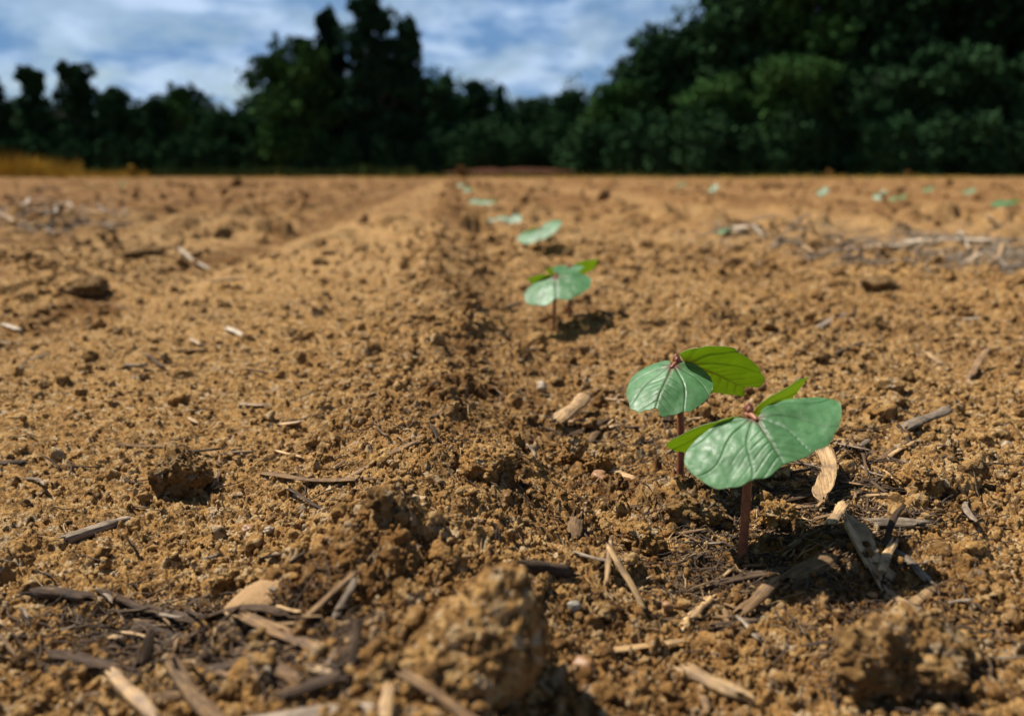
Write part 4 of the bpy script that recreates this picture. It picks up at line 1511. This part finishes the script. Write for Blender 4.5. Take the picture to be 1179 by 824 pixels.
GL, GC, GR = "trees along the left side of the field", "trees at the far end of the field", "trees of the wood on the right"
TREES = [
    (-60, 80, 80, 66, "broad", "fol_dark", "dark tree mostly cut off by the left edge of the photo", GL),
    (2, 84, 62, 68, "open", "fol_dark", "dark tree at the left edge, first in the far left line", GL),
    (50, 73, 46, 72, "open", "fol_dark", "slim tree with a round tuft on top, second in the left line", GL),
    (97, 69, 62, 70, "open", "fol_dark", "gappy tree with a twin top, third in the left line", GL),
    (140, 104, 44, 69, "broad", "fol_dark", "low pointed tree filling the gap after the twin topped one", GL),
    (188, 112, 50, 72, "open", "fol_dark", "loose tree left of the small flat topped pair in the left line", GL),
    (212, 94, 40, 72, "open", "fol_mid", "small upright tree standing above the low stretch of the left line", GL),
    (255, 128, 66, 66, "broad", "fol_dark", "low broad tree in the dip left of the large spreading tree", GL),
    (298, 132, 54, 70, "broad", "fol_dark", "low dark tree tucked against the large spreading tree", GL),
    (345, 50, 100, 60, "broad", "fol_mid", "large spreading tree with a branch reaching out left into the sky", GL),
    (385, 22, 74, 66, "tall", "fol_blue", "narrow dark tree rising behind the large spreading tree", GL),
    (431, 6, 110, 62, "tall", "fol_blue", "tallest dark columnar tree at the centre left", GL),
    (473, 30, 82, 64, "tall", "fol_blue", "pointed dark conifer right of the tallest one", GL),
    (508, 92, 46, 90, "broad", "fol_dark", "round dark tree right of the pointed conifer", GC),
    (545, 96, 42, 96, "broad", "fol_dark", "dome shaped dark tree left of the tiny spire", GC),
    (576, 100, 22, 100, "tall", "fol_blue", "tiny spire shaped tree at the middle of the far end", GC),
    (612, 116, 62, 100, "broad", "fol_dark", "even topped tree right of the tiny spire", GC),
    (655, 107, 54, 96, "broad", "fol_dark", "tree with a small raised top beside the right wood", GC),
    (690, 116, 60, 84, "broad", "fol_dark", "low tree at the gap where the far end meets the right wood", GC),
    (712, 100, 84, 60, "broad", "fol_mid", "bright lower tree at the left end of the right wood", GR),
    (765, 40, 120, 62, "broad", "fol_dark", "domed tree forming the left shoulder of the right wood", GR),
    (850, -22, 130, 58, "broad", "fol_dark", "tall tree stepping up above the domed one in the right wood", GR),
    (930, -60, 150, 56, "broad", "fol_mid", "tallest leafy tree in the middle of the right wood", GR),
    (1020, -48, 150, 54, "broad", "fol_dark", "dark tree right of the tallest leafy one in the right wood", GR),
    (1100, -30, 140, 54, "broad", "fol_dark", "second tree from the right edge in the right wood", GR),
    (1195, 8, 110, 52, "broad", "fol_dark", "tree at the right edge with a scrap of sky above it", GR),
    (1290, -30, 150, 50, "broad", "fol_dark", "tree beyond the right edge of the photo", GR),
    (815, 92, 90, 50, "broad", "fol_mid", "lower front tree below the tall step of the right wood", GR),
    (905, 70, 110, 48, "broad", "fol_mid", "lower front tree with light green patches in the right wood", GR),
    (1000, 80, 110, 47, "broad", "fol_dark", "low dark front tree at the middle right of the wood", GR),
    (1090, 60, 120, 47, "broad", "fol_dark", "low front tree with brownish patches near the right edge", GR),
    (1180, 70, 110, 46, "broad", "fol_dark", "low front tree cut by the right edge of the photo", GR),
]
for i, (px, top, wp, ds, kd, mt, lab, gp) in enumerate(TREES):
    ex = None
    if px == 345:
        ex = [(-.42, 0, .72, .13), (-.34, -.1, .80, .12), (-.5, 0, .66, .07), (.05, 0, .93, .16)]
    tree(px, top, wp, ds, kd, M and mt, lab, gp, 500 + i, n=15000 if gp == GR else 11000, extra=ex)

# the wood behind, which reads as one mass, and the undergrowth at its foot
def wood_mass(name, label, cat, runs, n_per, size, material, hjit=0.2):
    rg = np.random.default_rng(33)
    Vs, Fs, off = [], [], 0
    for (x0, d0, x1, d1, h0, h1_, thick, cnt) in runs:
        B = []
        for k in range(cnt):
            f = (k + rg.uniform(0, 1)) / cnt
            px = x0 + (x1 - x0) * f
            d = d0 + (d1 - d0) * f + rg.uniform(0, thick)
            t = d / ray(px, HORIZON)[1]
            hh = (h0 + (h1_ - h0) * f) * t / FPX * rg.uniform(1 - hjit, 1 + hjit)
            x, y = ray(px, HORIZON)[0] * t, d
            rw = hh * rg.uniform(0.28, 0.42)
            B.append(((x, y, hh * 0.55), (rw, rw, hh * 0.5)))
            B.append(((x + rg.normal() * rw * .6, y, hh * 0.25), (rw, rw, hh * 0.3)))
        V, F = leaf_cloud(B, n_per * cnt, size * rg.uniform(0.9, 1.1), rg, 0.6)
        Vs.append(V)
        Fs.append(F + off)
        off += len(V)
    o = link(name, mesh_np(name, np.vstack(Vs), np.vstack(Fs), smooth=False), M[material])
    tag(o, label, cat, kind="stuff")


wood_mass("distant_wood", "continuous dark wood behind the single trees round the field", "wood",
          [(-140, 80, 330, 78, 72, 78, 14, 26), (330, 80, 520, 96, 120, 90, 14, 14), (480, 108, 720, 100, 78, 84, 12, 18),
           (690, 74, 860, 68, 90, 190, 10, 16), (840, 68, 1330, 60, 205, 190, 12, 30)], 2600, 0.20, "fol_dark")
wood_mass("undergrowth", "dark shrubby undergrowth along the foot of the trees", "undergrowth",
          [(-140, 60, 330, 60, 34, 36, 5, 34), (330, 57, 500, 60, 40, 40, 4, 14), (490, 84, 690, 78, 50, 60, 6, 18),
           (670, 52, 830, 46, 60, 64, 4, 16), (820, 45, 1330, 42, 62, 60, 4, 36)], 1400, 0.13, "fol_dark")


def grass_band(name, label, cat, boxes, material, seed):
    rg = np.random.default_rng(seed)
    Vs = []
    for (x0, x1, d0, d1, hmin, hmax, n) in boxes:
        px = rg.uniform(x0, x1, n)
        d = rg.uniform(d0, d1, n)
        x = (px - PW / 2) / FPX * d / (CP + (PH / 2 - HORIZON) / FPX * SP)
        clump = 0.45 + 0.75 * np.clip(fbm(x * 0.5, d * 0.5, 3, seed), -0.3, 1)
        h = rg.uniform(hmin, hmax, n) * np.clip(clump, 0.25, 1.3)
        z = macro(x, d)
        a = rg.uniform(0, 6.28, n)
        w = 0.012 + 0.012 * rg.random(n)
        lx, ly = rg.normal(0, .22, n) * h, rg.normal(0, .22, n) * h
        c, s = np.cos(a) * w, np.sin(a) * w
        P = np.stack([np.stack([x - c, d - s, z - 0.02], 1), np.stack([x + c, d + s, z - 0.02], 1),
                      np.stack([x + lx * .4 + c * .7, d + ly * .4 + s * .7, z + h * .6], 1), np.stack([x + lx * .4 - c * .7, d + ly * .4 - s * .7, z + h * .6], 1),
                      np.stack([x + lx, d + ly, z + h], 1)], 1)
        Vs.append(P.reshape(-1, 3))
    V = np.vstack(Vs)
    n = len(V) // 5
    b5 = (np.arange(n) * 5)[:, None]
    o = link(name, mesh_np(name, V, [np.array([[0, 1, 2, 3]]) + b5, np.array([[3, 2, 4]]) + b5], smooth=False), M[material])
    tag(o, label, cat, kind="stuff")


grass_band("grass", "strip of green grass along the far edge of the field", "grass",
           [(-120, 480, 40, 54, .35, 1.0, 22000), (480, 1300, 40, 46, .12, .55, 9000)], "grass", 3)
grass_band("dry_grass", "yellow dry grass growing at the left edge of the field", "dry grass",
           [(-120, 95, 26, 34, .45, 1.05, 9000), (-150, 1330, 18, 34, .04, .20, 5000), (80, 150, 30, 38, .12, .5, 2500), (140, 170, 34, 38, .2, .5, 500)], "dry_grass", 4)

# low red earth bank across the far end of the field
def bank():
    nx, ny = 120, 16
    xs = np.linspace(-11, 12, nx)
    ys = np.linspace(66, 76, ny)
    X, Y = np.meshgrid(xs, ys)
    prof = np.sin(np.clip((Y - 66) / 10, 0, 1) * math.pi) ** 0.8
    side = sst(-11, -1, X) * sst(12, 2, X)
    Z = -0.06 + 0.68 * prof * side * (1 + 0.15 * vnoise(X * 1.1, Y * 0.6, 9)) - 0.02
    i = np.arange(ny - 1)[:, None] * nx + np.arange(nx - 1)[None]
    q = np.stack([i, i + 1, i + nx + 1, i + nx], -1).reshape(-1, 4)
    o = link("red_earth_bank", mesh_np("red_earth_bank", np.stack([X.ravel(), Y.ravel(), Z.ravel()], 1), q), M["red_earth"])
    tag(o, kind="structure")


m, nt, b = mat("red_earth")
g = N(nt, "ShaderNodeNewGeometry")
nn = noise(nt, g.outputs["Position"], 1.2, 5, 0.65)
nt.links.new(ramp(nt, nn, [(0.3, (0.032, 0.015, 0.010)), (0.7, (0.07, 0.033, 0.019))]), b.inputs["Base Color"])
b.inputs["Specular IOR Level"].default_value = 0.0
b.inputs["Roughness"].default_value = 0.95
M["red_earth"] = m
bank()


def weed(px, d, h, material, label, seed):
    rg = np.random.default_rng(seed)
    t = d / ray(px, HORIZON)[1]
    x = ray(px, HORIZON)[0] * t
    z = float(macro(np.array([x]), np.array([d]))[0])
    root = empty("weed", (x, d, z))
    tag(root, label, "weed")
    V, F = leaf_cloud([((0, 0, h * .55), (h * .32, h * .32, h * .42)), ((h * .2, 0, h * .3), (h * .25, h * .2, h * .25))], 240, h * 0.09, rg)
    link("foliage", mesh_np("foliage", V, F, smooth=False), M[material], root)
    link("stem", tube_mesh("stem", bez((0, 0, -.02), (.02 * h, 0, h * .3), (0, 0, h * .8), 6), np.linspace(.02, .006, 6) * h, 6), M["bark"], root)


weed(531, 30, .50, "rust_weed", "rusty weed standing on the field edge at the end of the planted row", 1)
weed(955, 26, .28, "rust_weed", "small orange weed before the middle of the right wood", 3)
weed(1046, 26, .26, "rust_weed", "small orange weed before the right part of the wood", 4)
weed(152, 26, .40, "dry_grass", "yellow weed tuft right of the dry grass at left", 5)
print("script done", time.time() - T0)
